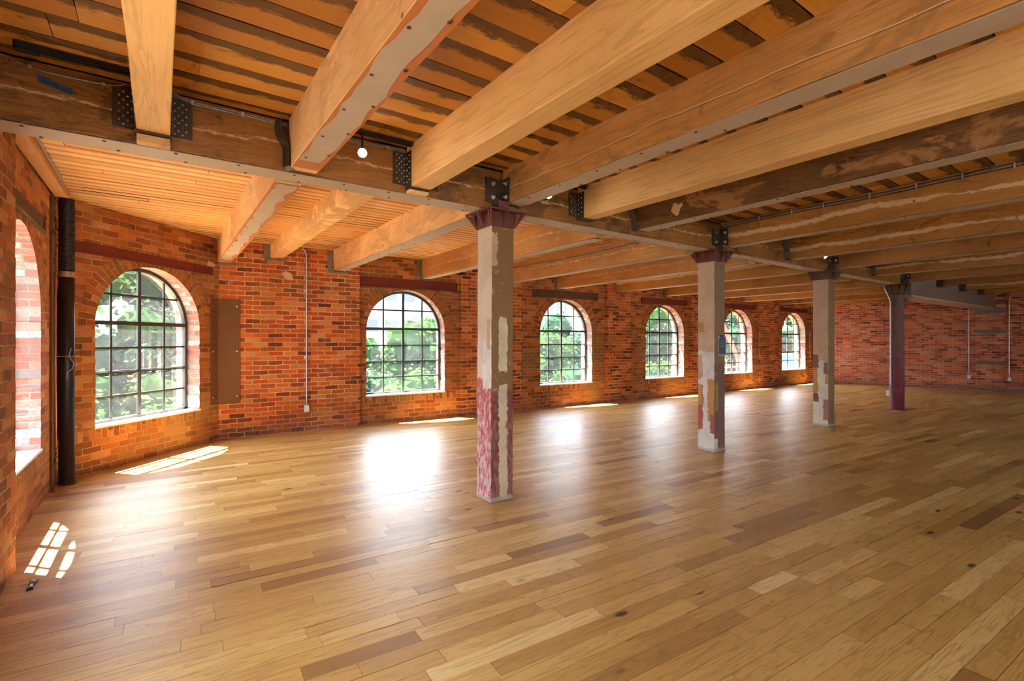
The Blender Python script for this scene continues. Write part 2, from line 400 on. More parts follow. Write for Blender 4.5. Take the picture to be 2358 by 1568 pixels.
M_sh1 = shaftmat('peeling cream and maroon paint, first column', {
    'L': (CR, (.42, .07, .075), 1.13, [(-.125, .02, 1.05, 1.5, WH), (-.11, -.05, 1.42, 1.7, TAN)], (.8, (.62, .50, .52))),
    'F': (BRN, MAR, 1.02, [(-.035, .062, .03, 1.08, (.58, .47, .30)), (-.035, .060, 1.20, 1.72, (.62, .50, .32)), (-.115, -.05, 2.2, 2.5, TAN)], (.25, (.5, .38, .3)))}, 0)
M_sh2 = shaftmat('peeling cream and mauve paint, second column', {
    'L': ((.58, .40, .26), WH, 1.35, [(.05, .12, .98, 1.3, TAN), (.045, .125, .28, .9, (.40, .09, .06)), (.06, .125, .62, .9, OCH), (-.125, -.02, .42, .98, OCH), (-.125, -.06, .25, .5, (.38, .08, .07)), (.03, .12, 1.62, 1.75, OCH)], None),
    'F': ((.25, .16, .075), MAV, 1.18, [(-.10, -.03, .55, .95, (.36, .22, .05)), (-.12, -.05, .02, .18, WH)], None)}, 0)
M_sh3 = shaftmat('peeling pinkish and olive paint, third column', {
    'L': ((.52, .34, .22), (.64, .58, .46), 1.15, [(.03, .12, 1.02, 1.24, (.24, .09, .07)), (.045, .125, .55, 1.02, OCH), (.03, .12, .42, .56, (.22, .08, .07)), (-.12, -.05, .92, 1.12, (.24, .09, .07)), (-.12, -.07, .74, .92, OCH), (-.125, -.04, .1, .48, (.34, .16, .15))], None),
    'F': (OLV, (.22, .12, .08), .45, [(-.12, -.04, .02, 1.3, OLV)], None)}, 0)
def shaft4():
    t = NT('worn maroon iron paint'); ob = t.coord(); z = t.sep(ob)[2]
    n = t.noise(ob, 5, 5, .65)
    c = t.ramp(t.math('ADD', z, t.math('MULTIPLY', n, .8)), [(0, (.20, .045, .06))])
    m = t.step(t.math('ADD', z, t.math('MULTIPLY', n, .5)), 1.75, 1.25)
    c = t.mix(m, (.17, .085, .065), (.20, .035, .05))
    c = t.mix(t.math('MULTIPLY', t.step(n, .5, .65), .5), c, (.22, .12, .10))
    return t.fin(c, .6, 0, t.bump(n, .2, .004), .3)
M_sh4 = shaft4()

def emis(name, col, s):
    t = NT(name); t.b.inputs['Base Color'].default_value = (*col, 1)
    t.b.inputs['Emission Color'].default_value = (*col, 1); t.b.inputs['Emission Strength'].default_value = s
    return t.mat
M_lamp = emis('lit lamp lens', (1, .96, .9), 30)

# ------------------------------------------------------------------ plan of the room (metres)
ZN, ZF = 3.09, 3.04          # undersides of the ceiling boards, camera side / window side of the girder
GY0, GY1, GZ = 3.85, 4.06, 2.72
MA = Vector((.75, 8.80)); MANG = math.atan2(-.034, 1)
CA = Vector((-.86, 7.10)); CANG = math.atan2(1.67, 1.61)
FA = Vector((19.02, 8.175)); FANG = math.atan2(-.956, .293)
def wallY(x): return 8.80 - .034 * (x - .75)
PIERS = [(-.10, 2.12), (4.12, 5.58), (8.11, 8.91), (11.35, 12.45), (14.75, 15.85), (17.95, 18.5)]
WIN = [3.02, 6.89, 10.30, 13.64, 16.92]
WR = .77; ZS, ZSP = .49, 1.67; TW = .38; TF = .22

# ------------------------------------------------------------------ floor
def build_floor():
    m = MB(); ang = math.radians(-3.2); W = .108
    ca, sa = math.cos(ang), math.sin(ang)
    v = -6.2
    while v < 11.2:
        u = -3 - R.random() * 1.5
        while u < 24.5:
            L = R.choice([.4, .55, .7, .85, 1.0, 1.2, 1.5])
            cx, cy = u + L / 2, v + W / 2
            X, Y = cx * ca - cy * sa, cx * sa + cy * ca
            if -2.2 < X < 25 and -5.8 < Y < 9.9 and X - L < 20.5 + (7.0 - Y) * .31 + 1.5:
                g = .0007; q = []; tl = R.uniform(-.0006, .0006); tu = R.uniform(-.0008, .0008)
                for a, b in ((u + g, v + g), (u + L - g, v + g), (u + L - g, v + W - g), (u + g, v + W - g)):
                    q.append((a * ca - b * sa, a * sa + b * ca, (tl if b < v + W / 2 else -tl) + (tu if a < u + L / 2 else -tu)))
                ou, ov = R.random() * 60, R.random() * 60
                r = min(1, max(0, R.gauss(.52, .20)))
                m.face(q, [(ou, ov), (ou + L, ov), (ou + L, ov + W), (ou, ov + W)], r)
            u += L
        v += W
    m.face([(-2.6, -6, -.004), (25, -6, -.004), (25, 10.2, -.004), (-2.6, 10.2, -.004)], m=1)
    m.face([(-2.6, -6, -.3), (-2.6, 10.2, -.3), (25, 10.2, -.3), (25, -6, -.3)], m=1)
    return tag(m.build('floor', [M_floor, M_gap], fix=False), kind='structure')
build_floor()

# ------------------------------------------------------------------ ceiling boards
def deck(name, y0, y1, z, pitch, mat, x0=-1.08, x1=23.6, tilt=.004, ext=0):
    m = MB(); y = y0
    while y < y1 - .01:
        yn = min(y + pitch, y1); xs = x0 if y < 7.0 else x0 + (yn - 7.0) * .964; x = xs; fst = True; xe = x1 - max(0, yn + 5) * .306
        while x < xe:
            L = min(xe - x + .01, R.uniform(3.0, 5.0) * (R.random() if fst else 1) + .3); fst = False; r = R.random(); k = R.uniform(-tilt, tilt); o = R.random() * 40; i0 = math.floor(R.random() * 50)
            a, b = y + .003, yn - .003
            m.face([(x, a, z + k), (x + L - .003, a, z + k), (x + L - .003, b, z - k), (x, b, z - k)],
                   [(o, i0 + .001), (o + L, i0 + .001), (o + L, i0 + .999), (o, i0 + .999)], r)
            m.face([(x, b, z - k), (x + L, b, z - k), (x + L, b, z + .03), (x, b, z + .03)], [(o, i0)] * 4, r, 1)
            m.face([(x, a, z + k), (x + L, a, z + k), (x + L, a, z + .03), (x, a, z + .03)], [(o, i0)] * 4, r, 1)
            x += L
        y = yn
    ya, yb = y0, y1; y1 = y1 + ext
    poly = [(x0, y0), (x1, y0), (x1 - (y1 + 5) * .306, y1), (x0 + max(0, y1 - 7.0) * .964, y1), (x0, min(7.0, y1))]
    m.prism(poly, 'z', z + .02, z + .12)
    for i in range(len(m.m) - 7, len(m.m)): m.m[i] = 1
    return tag(m.build(name, [mat, M_gap], fix=False), kind='structure')
deck('ceiling', -5.3, 3.848, ZN, .238, M_deck, ext=.225)
deck('ceiling_window_side', 4.062, 8.98, ZF, .131, M_deck_far, tilt=.003)

# ------------------------------------------------------------------ brick walls
def profile(c, jit, courses=True):
    """opening outline from the left sill corner over the arch to the right sill corner"""
    L = []; z = ZS; h = .0735
    zs = []
    while z < ZSP - .02: zs.append(z); z += h
    zs.append(ZSP)
    left = []; right = []
    for side, lst in ((-1, left), (1, right)):
        for i in range(len(zs) - 1):
            d = R.uniform(-jit, jit)
            lst.append((c + side * (WR + d), zs[i])); lst.append((c + side * (WR + d), zs[i + 1] - .002))
    arch = []
    n = 32
    for i in range(n + 1):
        a = PI - PI * i / n; rr = WR + R.uniform(-jit, jit) * .5
        arch.append((c + rr * math.cos(a), ZSP + rr * math.sin(a)))
    return left, arch, right
def wall(name, org, ang, L, H, wins, piers, mat_bay, mat_pier, jit=.006, cut=None, z0=-.02, pd=.06):
    m = MB(); edges = [0] + [w for c in wins for w in (c - WR - .2, c + WR + .2)] + [L]
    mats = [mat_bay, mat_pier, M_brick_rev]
    Hs = H
    def q(a, b, za, zb, t, k=0, inner=True, rot=False):
        if b - a < 1e-4 or zb - za < 1e-4: return
        P = [(a, t, za), (b, t, za), (b, t, zb), (a, t, zb)]
        UV = [(a, za), (b, za), (b, zb), (a, zb)]
        if rot: UV = [(z_, s_) for s_, z_ in UV]
        if not inner: P.reverse(); UV.reverse()
        m.face(P, UV, m=k)
    profs = [profile(c, jit) for c in wins]
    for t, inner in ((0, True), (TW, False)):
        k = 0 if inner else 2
        for i in range(0, len(edges) - 1, 2): q(edges[i], edges[i + 1], z0, Hs, t, k, inner)
        for c, (le, ar, ri) in zip(wins, profs):
            a, b = c - WR - .2, c + WR + .2
            q(a, b, z0, ZS - .12, t, k, inner); q(a, b, ZS - .12, ZS, t, k, inner, True)
            for lst, far in ((le, a), (ri, b)):
                for i in range(len(lst) - 1):
                    (s0, za), (s1, zb) = lst[i], lst[i + 1]
                    if far == a: P = [(far, t, za), (s0, t, za), (s1, t, zb), (far, t, zb)]
                    else: P = [(s0, t, za), (far, t, za), (far, t, zb), (s1, t, zb)]
                    UV = [(p[0], p[2]) for p in P]
                    if not inner: P.reverse(); UV.reverse()
                    m.face(P, UV, m=k)
            R2 = WR + .2; n = len(ar) - 1; outer = []
            for i in range(n + 1):
                an = PI - PI * i / n; outer.append((c + R2 * math.cos(an), ZSP + R2 * math.sin(an)))
            for i in range(n):
                A0, A1, B0, B1 = ar[i], ar[i + 1], outer[i], outer[i + 1]
                P = [(A0[0], t, A0[1]), (A1[0], t, A1[1]), (B1[0], t, B1[1]), (B0[0], t, B0[1])]
                v0, v1 = i * PI * .87 / n, (i + 1) * PI * .87 / n
                UV = [(.01, v0), (.01, v1), (.205, v1), (.205, v0)]
                P2 = [(B0[0], t, B0[1]), (B1[0], t, B1[1]), (B1[0], t, Hs), (B0[0], t, Hs)]; UV2 = [(p[0], p[2]) for p in P2]
                if inner: P.reverse(); UV.reverse()
                else: P2.reverse(); UV2.reverse()
                m.face(P, UV, m=k); m.face(P2, UV2, m=k)
    for c, (le, ar, ri) in zip(wins, profs):
        pts = le + ar + ri[::-1]; acc = 0
        for i in range(len(pts) - 1):
            (a0, z0_), (a1, z1_) = pts[i], pts[i + 1]; d = math.hypot(a1 - a0, z1_ - z0_)
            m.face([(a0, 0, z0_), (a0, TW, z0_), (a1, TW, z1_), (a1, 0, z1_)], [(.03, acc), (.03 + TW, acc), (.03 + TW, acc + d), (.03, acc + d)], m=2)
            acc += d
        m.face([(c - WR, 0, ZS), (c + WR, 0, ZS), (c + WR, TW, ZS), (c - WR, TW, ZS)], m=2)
    for a, b in piers:
        za = z0; h = .0735; zz = za
        while zz < Hs - .01:           # one course at a time so that the arris is uneven
            zt = min(zz + h, Hs); e0, e1 = R.uniform(-jit, jit), R.uniform(-jit, jit)
            A, B = a + e0, b + e1
            m.face([(A, -pd, zz), (B, -pd, zz), (B, -pd, zt), (A, -pd, zt)], [(A, zz), (B, zz), (B, zt), (A, zt)], m=1)
            m.face([(A, 0, zz), (A, -pd, zz), (A, -pd, zt), (A, 0, zt)], [(A - pd, zz), (A, zz), (A, zt), (A - pd, zt)], m=1)
            m.face([(B, -pd, zz), (B, 0, zz), (B, 0, zt), (B, -pd, zt)], [(B, zz), (B + pd, zz), (B + pd, zt), (B, zt)], m=1)
            zz = zt
    m.face([(0, 0, Hs), (L, 0, Hs), (L, TW, Hs), (0, TW, Hs)]); m.face([(0, 0, z0), (0, 0, Hs), (0, TW, Hs), (0, TW, z0)]); m.face([(L, 0, z0), (L, TW, z0), (L, TW, Hs), (L, 0, Hs)])
    o = m.build(name, mats, loc=(org[0], org[1], 0), rz=ang, fix=False)
    return tag(o, kind='structure')

WINN = [0]
def window(org, ang, c):
    WINN[0] += 1
    w = bpy.data.objects.new('window_%d' % WINN[0], None); COL.objects.link(w); w.empty_display_size = .1
    w.location = (org[0] + math.cos(ang) * c - math.sin(ang) * TF, org[1] + math.sin(ang) * c + math.cos(ang) * TF, 0); w.rotation_euler.z = ang
    tag(w, kind='structure')
    fr = MB(); r1, r0, d = WR + .004, WR - .045, .026
    prof = lambda r: [(-r, ZS)] + [(r * math.cos(PI - PI * i / 32), ZSP + r * math.sin(PI - PI * i / 32)) for i in range(33)] + [(r, ZS)]
    A, B = prof(r1), prof(r0)
    for i in range(len(A) - 1):
        for (p, q_, ra, rb) in ((A[i], A[i + 1], B[i], B[i + 1]),):
            f0 = [(p[0], -d, p[1]), (q_[0], -d, q_[1]), (rb[0], -d, rb[1]), (ra[0], -d, ra[1])]
            f1 = [(x, d, z) for x, _, z in f0]
            fr.face(f0); fr.face(f1); fr.face([f0[3], f0[2], f1[2], f1[3]]); fr.face([f0[0], f0[1], f1[1], f1[0]])
    fr.box(-WR, WR, -d, d, ZS, ZS + .055)
    fr.box(-WR, WR, -d, d, ZSP + .022, ZSP + .072)      # transom
    fr.build('window_frame', M_frame, w)
    mu = MB()
    def bar(x0, x1, z0, z1, dd=.009): mu.box(x0, x1, -dd, dd, z0, z1)
    g = 0.0125
    bar(-.022, .022, ZS + .05, ZSP + WR - .03, .014)
    for x in (-.385, .385):
        bar(x - g, x + g, ZS + .05, ZSP + .03); bar(x - g, x + g, ZSP + .07, ZSP + math.sqrt(r0 ** 2 - x * x) + .01)
    zm = 1.11
    bar(-r0, r0, zm - .016, zm + .003, .016); bar(-r0, r0, zm + .007, zm + .018, .012)
    bar(-r0, r0, .815 - g, .815 + g); bar(-r0, r0, 1.41 - g, 1.41 + g)
    zt = ZSP + .40; xw = math.sqrt(r0 ** 2 - .40 ** 2) + .01
    bar(-xw, xw, zt - g, zt + g)
    mu.build('glazing_bars', M_frame, w)
    gl = MB(); P = prof(r0 + .01)
    gl.face([(x, 0, z) for x, z in P])
    gl.build('window_pane', M_glass, w, fix=False)
    s = MB(); s.box(-WR - .015, WR + .015, -TF - .012, -d - .002, ZS - .002, ZS + .022)
    bevel(s.build('window_sill', M_sill, w), .004)
    s2 = MB(); s2.box(-WR, WR, d + .002, TW - TF + .06, ZS - .002, ZS + .015); s2.build('outer_sill', M_stone, w)
    # daylight portal just outside the glass (no light of its own: only guides sampling of the sky)
    la = bpy.data.lights.new('window_portal', 'AREA'); la.shape = 'RECTANGLE'; la.size = 1.56; la.size_y = 1.98
    la.cycles.is_portal = True
    lo = bpy.data.objects.new('window_portal', la); COL.objects.link(lo)
    t = TW - TF + .03
    lo.matrix_world = Matrix.Translation((w.location.x - math.sin(ang) * t, w.location.y + math.cos(ang) * t, 1.47)) @ Matrix.Rotation(ang, 4, 'Z') @ Matrix.Rotation(-PI / 2, 4, 'X')
    return w

wall('wall_back', MA, MANG, 18.5, 3.30, WIN, PIERS, M_brick_bay, M_brick)
wall('wall_corner', CA, CANG, 2.32, 3.30, [1.133], [], M_brick_left, M_brick_left)
wall('wall_left', (-.89, -5.2), PI / 2, 12.33, 3.30, [3.3, 7.1, 10.6], [(4.7, 5.9), (8.2, 9.70)], M_brick_left, M_brick_left, jit=.012, pd=.12)  # last window is in view; the others are invented to light the room
wall('wall_right', FA, FANG, 14.4, 3.30, [], [(4.92, 14.3)], M_brick_far, M_brick_far, pd=.05)
wall('wall_front', (23.6, -5.2), PI, 24.8, 3.30, [8.0, 14.0, 19.0, 22.4], [], M_brick_bay, M_brick)  # unseen wall; its windows are invented to light the room
for c in WIN: window(MA, MANG, c)
window(CA, CANG, 1.133)
for c in (3.3, 7.1, 10.6): window((-.89, -5.2), PI / 2, c)  # all but the last are added out of view for extra daylight
for c in (8.0, 14.0, 19.0, 22.4): window((23.6, -5.2), PI, c)  # made-up windows out of view, letting fill light into the room

# ------------------------------------------------------------------ timber beams
def slab(x0, x1, yb, ye, z0, z1, segs=24, jit=.0025):
    """long square timber along y with slightly uneven arrises; yb/ye may be (left, right) pairs"""
    yb = yb if isinstance(yb, tuple) else (yb, yb); ye = ye if isinstance(ye, tuple) else (ye, ye)
    m = MB(); rings = []
    for i in range(segs + 1):
        f = i / segs; j = lambda: R.uniform(-jit, jit)
        yl = yb[0] + (ye[0] - yb[0]) * f; yr = yb[1] + (ye[1] - yb[1]) * f
        rings.append([(x0 + j(), yl, z0 + j()), (x1 + j(), yr, z0 + j()), (x1 + j(), yr, z1), (x0 + j(), yl, z1)])
    m.grid(rings, True, True); return m
def ragged(x0, x1, ya, yb, z, ra, n=90, th=.004):
    """thin sheet nailed under a timber, with torn or straight long edges"""
    m = MB(); lo = []; hi = []; a = b = 0
    for i in range(n + 1):
        y = ya + (yb - ya) * i / n
        if ra:
            a = .7 * a + R.uniform(-1, 1) * ra * .55; b = .7 * b + R.uniform(-1, 1) * ra * .55
        lo.append((x0 + max(0.0, .25 * ra + a), y)); hi.append((x1 - max(0.0, .6 * ra + b), y))
    for zz, fl in ((z - th, 1), (z, 0)):
        for i in range(n): m.face([(*lo[i], zz), (*hi[i], zz), (*hi[i + 1], zz), (*lo[i + 1], zz)])
    for e in (lo, hi):
        for i in range(n): m.face([(*e[i], z - th), (*e[i + 1], z - th), (*e[i + 1], z), (*e[i], z)])
    return m
SCREW = [None]
def screw(x, y, z, parent):
    if SCREW[0] is None:
        m = MB(); m.lathe([(.002, 0), (.010, -.001), (.009, -.004), (.003, -.006)], 10)
        SCREW[0] = m.build('screw', M_steel_dark, smooth=False).data
        bpy.data.objects.remove([o for o in bpy.data.objects if o.data == SCREW[0]][0])
    o = bpy.data.objects.new('screw', SCREW[0]); COL.objects.link(o); o.parent = parent; o.location = (x, y, z)
def beam(x0, x1, yb, ye, z0, z1, mat, label, group, cover=None, screws=0, cov_inset=.006, xs=None):
    o = empty('timber_beam', (0, 0, 0), 0, label, 'beam', group)
    b = slab(x0, x1, yb, ye, z0, z1); bevel(b.build('beam_timber', mat, o), .007)
    y0 = max(yb) if isinstance(yb, tuple) else yb; y1 = min(ye) if isinstance(ye, tuple) else ye
    if cover is not None:
        ragged(x0 + cov_inset, x1 - cov_inset, y0 + .02, y1 - (.28 if cover > .02 else .06), z0 - .0035, cover).build('cover_sheet', M_sheet, o, fix=False)
        if cover > .02:
            ragged(x0 + .001, x1 - .001, y0 + .02, y1 - .1, z0 - .001, 0, 10, .002).build('primer_coat', M_primer, o, fix=False)
        for i in range(screws):
            y = y1 - .35 - i * .42
            for k, x in enumerate((x0 + .035, x1 - .035)):
                yy = y - .12 * k
                if yy > y0 + .1: screw(x, yy, z0 - .0076, o)
    return o
NG = 'timbers on the near side of the girder'; FG = 'timbers between girder and window wall'
GE = GY0 - .012
NEAR = [
 (-.12, .05, 2.775, M_new, None, 'smooth pale new timber beam nearest overhead with perforated steel hangers either side', 1.0),
 (.755, .94, 2.73, M_old_light, .032, 'old tan timber beam with torn grey sheet underneath and rust orange edges', 0.5),
 (1.66, 1.83, 2.75, M_new, None, 'pale new timber beam meeting the girder between spotlight and first column', .2),
 (2.62, 2.81, 2.775, M_old_orange, .004, 'orange brown old timber beam with long white crack above the first column', -1),
 (3.57, 3.735, 2.77, M_new, None, 'broad honey coloured new timber beam just right of the first column', -1),
 (4.45, 4.63, 2.77, M_old_dark, .004, 'darkest brown old timber beam with orange scraped patches', -1),
 (6.20, 6.38, 2.77, M_old_streak, .004, 'brown timber beam carrying a bundle of grey cables, starting at second column', -1),
 (8.0, 8.17, 2.77, M_old_streak, .003, 'brown timber beam with jagged pale line, hung between second and third columns', -1),
 (9.62, 9.80, 2.77, M_old_brown, .003, 'plain brown timber beam starting at the third column', -1),
 (11.42, 11.6, 2.78, M_old_streak, .003, 'brown timber beam with yellowish scraped line beyond third column', -1),
 (13.18, 13.36, 2.78, M_old_brown, .003, 'brown timber beam starting at the round iron column', -1),
 (15.0, 15.17, 2.80, M_old_brown, None, 'brown timber beam, nearest of three resting in the plastered girder', -1),
 (16.8, 16.97, 2.80, M_old_streak, None, 'brown timber beam, middle of three resting in the plastered girder', -1),
 (18.55, 18.72, 2.80, M_old_brown, None, 'brown timber beam closest to the far brick wall', -1)]
nb = []
for x0, x1, z, mat, cov, lab, _ in NEAR:
    nb.append(beam(x0, x1, -5.15, GE if x0 < 14 else 3.60, z, ZN + (.012 if True else 0), mat, lab, NG, cov, 5 if (cov is not None and x0 < 9) else 0))
FAR = [
 (.70, .89, 2.70, M_old_light, .036, 'light timber beam ending where the angled wall meets the long window wall, torn grey sheet below'),
 (1.43, 1.62, 2.83, M_old_worn, None, 'shallow patchy timber beam running to the wall left of the grey conduit'),
 (2.41, 2.60, 2.70, M_old_light, .004, 'light timber beam with grey sheet reaching the wall left of the second arched window'),
 (4.05, 4.23, 2.68, M_far_orange, .02, 'orange timber beam ending over the steel lintel left of first column'),
 (5.75, 5.93, 2.68, M_far_orange, .003, 'orange timber beam with a cable clipped along it, right of first column'),
 (7.33, 7.51, 2.68, M_far_orange, .003, 'deep orange timber beam landing above the dark lintel of third arched window'),
 (9.10, 9.28, 2.69, M_old_streak, .003, 'brown timber beam with pale scrapes ending between third and fourth arched windows'),
 (10.95, 11.12, 2.69, M_old_brown, .003, 'brown timber beam ending over the fourth arched window'),
 (12.72, 12.90, 2.69, M_old_brown, .003, 'brown timber beam behind the second column, ending between windows'),
 (14.55, 14.72, 2.69, M_far_orange, .003, 'bright orange timber beam running to the wall by the fifth arched window'),
 (16.5, 16.68, 2.69, M_old_brown, .003, 'timber beam ending over the last arched window'),
 (18.2, 18.38, 2.69, M_old_brown, None, 'last timber beam before the far brick wall, window side')]
fb = []
for x0, x1, z, mat, cov, lab in FAR:
    pier = any(a - .1 < (x0 + x1) / 2 - .75 < b + .1 for a, b in PIERS)
    off = .07 if pier else .008
    ye = (wallY(x0) - off, wallY(x1) - off)
    fb.append(beam(x0, x1, GY1 + .01, ye, z, ZF + .012, mat, lab, FG, cov, 7 if (cov is not None and x0 < 8) else 0, .02 if x0 < .8 else .006))

# flaking pale patch on the dark beam and small wooden seat blocks under the new beams
pp = MB(); pp.face([(4.4455, 3.327, 2.878), (4.4455, 3.30, 2.955), (4.4455, 3.262, 2.958), (4.4455, 3.25, 2.93), (4.4455, 3.215, 2.935), (4.4455, 3.19, 2.95), (4.4455, 3.185, 2.91), (4.4455, 3.215, 2.885), (4.4455, 3.235, 2.825), (4.4455, 3.262, 2.815)])
tag(pp.build('paint_patch', M_tanpatch, nb[5], fix=False), 'pale flaked patch')

# main girder: timbers between columns, with grey sheet below
gx = [(-.86, 2.60, 'dark timber girder section from left wall to first column with blue tape on it', 'a'),
      (2.605, 6.16, 'dark timber girder section between first and second columns', 'b'),
      (6.165, 9.60, 'dark timber girder section between second and third columns', 'c'),
      (9.605, 13.0, 'dark timber girder section between third column and round iron column', 'd')]
for a, b, lab, _ in gx:
    g = empty('timber_girder', (0, 0, 0), 0, lab, 'girder', 'dark timber girder sections over the columns')
    m = MB(); rings = []; n = 20
    for i in range(n + 1):
        x = a + (b - a) * i / n; j = lambda: R.uniform(-.002, .002)
        rings.append([(x, GY0 + j(), GZ + j()), (x, GY1 + j(), GZ + j()), (x, GY1, ZN - .006), (x, GY0, ZN - .006)])
    m.grid(rings, True, True); bevel(m.build('girder_timber', M_girder, g), .007)
    s = MB(); s.box(a + .01, b - .01, GY0 + .004, GY1 - .004, GZ - .007, GZ - .003); s.build('cover_sheet', M_sheet, g)
    x = a + .22; k = 0
    while x < b - .1:
        screw(x, GY0 + .03 + (.004 if k % 2 else 0), GZ - .0075, g); screw(x + .06, GY1 - .03, GZ - .0075, g); x += .36; k += 1

# deep plastered girder beyond the iron column
g = empty('plastered_girder', (0, 0, 0), 0, 'deep mauve plastered girder from round iron column to the far wall', 'girder')
m = MB(); m.box(13.22, 20.28, 3.72, 4.06, 2.50, ZF - .005); bevel(m.build('girder_casing', M_plaster, g), .01)
m = MB(); m.box(13.25, 20.22, 3.70, 4.10, 2.43, 2.462); m.box(13.3, 20.22, 3.74, 4.04, 2.463, 2.498); m.build('bottom_flange', M_plasterpink, g)
for i, x in enumerate((15.0, 16.8, 18.55)):
    m = MB(); m.box(x - .1, x - .012, 3.60, 3.71, 2.79, 3.07); m.box(x - .1, x + .18, 3.61, 3.71, 2.765, 2.788)
    m.build('beam_socket', M_steel_dark, g)

# ledger along the left wall with its cables
lg = empty('wall_ledger', (0, 0, 0), 0, 'orange timber ledger high on the left wall beyond the girder', 'ledger')
m = slab(-.875, -.77, 4.10, 6.75, 2.955, ZF - .006, 12); bevel(m.build('ledger_timber', M_ledger, lg), .005)

# ------------------------------------------------------------------ columns
CX = [2.605, 6.165, 9.585]
CY = 3.958; HW = .125; ZT = 2.57
CLAB = ['square column nearest the camera, white and pink left face over maroon base', 'second square column with posted grey notice and blue tape', 'third square column with pinkish upper paint and olive right side']
for i, x in enumerate(CX):
    c = empty('column', (x, CY, 0), 0, CLAB[i], 'column', 'columns in the row')
    m = MB(); rings = []; n = 34
    for k in range(n + 1):
        z = ZT * k / n; w = HW + (.006 if k == 0 else 0); j = lambda: R.uniform(-.0022, .0022)
        lean = (.012 * z / ZT if i == 0 else 0)
        rings.append([(-w + j() + lean, -w + j(), z), (w + j() + lean, -w + j(), z), (w + j() + lean, w + j(), z), (-w + j() + lean, w + j(), z)])
    m.grid(rings, True, True)
    bevel(m.build('shaft', [M_sh1, M_sh2, M_sh3][i], c), .009, 2)
    cap = MB(); dx = .012 if i == 0 else 0
    def sq(w, z): return [(-w + dx, -w, z), (w + dx, -w, z), (w + dx, w, z), (-w + dx, w, z)]
    z0, z1 = ZT - .006, GZ - .010
    cap.grid([sq(.135, z0), sq(.136, z0 + .015), sq(.135, z1 - .02), sq(.135, z1)], True, True)
    o = bevel(cap.build('capital', M_castiron if i < 2 else M_ironflake, c), .003)
    # flaring ribs on the four sides, and four lip plates
    for side in range(4):
        rib = MB()
        for u in (-.132, 0, .132):
            uu = u * 1.45
            P = [(u - .007, -.137, z0 + .006), (u + .007, -.137, z0 + .006), (uu + .009, -.212, z1 - .012), (uu - .009, -.212, z1 - .012)]
            Q = [(u - .007, -.120, z0 + .006), (u + .007, -.120, z0 + .006), (uu * .8 + .009, -.13, z1 - .012), (uu * .8 - .009, -.13, z1 - .012)]
            rib.grid([P, Q], True, True)
        if True:
            rib.grid([[(-.205, -.216, z1 - .014), (.205, -.216, z1 - .014), (.205, -.13, z1 - .014), (-.205, -.13, z1 - .014)],
                      [(-.205, -.216, z1 + (.004 if side == 3 else 0)), (.205, -.216, z1), (.205, -.13, z1), (-.205, -.13, z1)]], True, True)
        a = side * PI / 2; cs, sn = math.cos(a), math.sin(a)
        rib.v = [(p[0] * cs - p[1] * sn + dx, p[0] * sn + p[1] * cs, p[2]) for p in rib.v]
        rib.build('capital_bracket', M_castiron if i < 2 else M_ironflake, o)
# iron round column
c = empty('iron_column', (13.07, 3.93, 0), 0, 'round dark maroon iron column farthest along the row, with conduit', 'column', 'columns in the row')
m = MB(); m.lathe([(.16, 0), (.16, .02), (.125, .022), (.125, .9), (.118, 1.8), (.112, 2.42), (.13, 2.47), (.13, 2.5)], 28); m.build('shaft', M_sh4, c, smooth=True)
m = MB(); m.lathe([(.13, 2.50), (.15, 2.55), (.17, 2.70)], 20); m.build('capital', M_ironflake, c, smooth=True)
for k in range(10):
    a = 2 * PI * k / 10; r = MB()
    pr = [(.12, 2.47), (.24, 2.695), (.24, 2.71), (.12, 2.71)]
    r.prism(pr, 'y', -.009, .009); cs, sn = math.cos(a), math.sin(a)
    r.v = [(p[0] * cs - p[1] * sn, p[0] * sn + p[1] * cs, p[2]) for p in r.v]; r.build('capital_rib', M_ironflake, c)
m = MB(); m.box(.11, .30, -.10, .10, 2.36, 2.425); m.prism([(.10, 2.15), (.13, 2.15), (.28, 2.36), (.10, 2.36)], 'y', -.05, .05); m.build('seat_bracket', M_sh4, c)

# steel angle connectors over the columns, with bolts
for i, (x, bx) in enumerate([(2.62, 2.62), (6.20, 6.20), (9.62, 9.62), (13.18, 13.18)]):
    a = empty('corner_bracket', (bx, GY0, 0), 0, ['black bolted steel angle above the first column', 'black bolted steel angle above the second column', 'small dark bolted angle above the third column', 'small dark bolted angle above the round iron column'][i], 'bracket', 'bolted steel angles over the columns')
    zt, zb = (3.0, 2.775) if i < 2 else (2.96, 2.83)
    m = MB(); m.prism([(-.19, -.002), (-.19, -.012), (-.016, -.012), (-.016, -.125), (-.003, -.125), (-.003, -.002)], 'z', zb, zt)
    ap = bevel(m.build('angle_plate', M_steel_dark, a), .002)
    m = MB(); m.prism([(-.12, -.003), (-.12, -.12), (-.003, -.12), (-.003, -.003)], 'z', GZ - .009, zb - .001); bevel(m.build('bracket_foot', M_castiron if i < 2 else M_ironflake, a), .003)
    for z in ((zt - .05, zb + .05) if i < 2 else ((zt + zb) / 2,)):
        for pts, wp in (([(-.11, -.012, z), (-.11, -.045, z)], None), ([(-.016, -.085, z), (-.05, -.085, z)], None)):
            b = MB(); b.tube(pts, .007, 8)
            p0 = Vector(pts[0]); d = (Vector(pts[1]) - p0).normalized(); b.tube([p0, p0 + d * .005], .02, 14); b.tube([p0 + d * .006, p0 + d * .016], .0125, 6)
            b.build('bolt', M_zinc, ap)

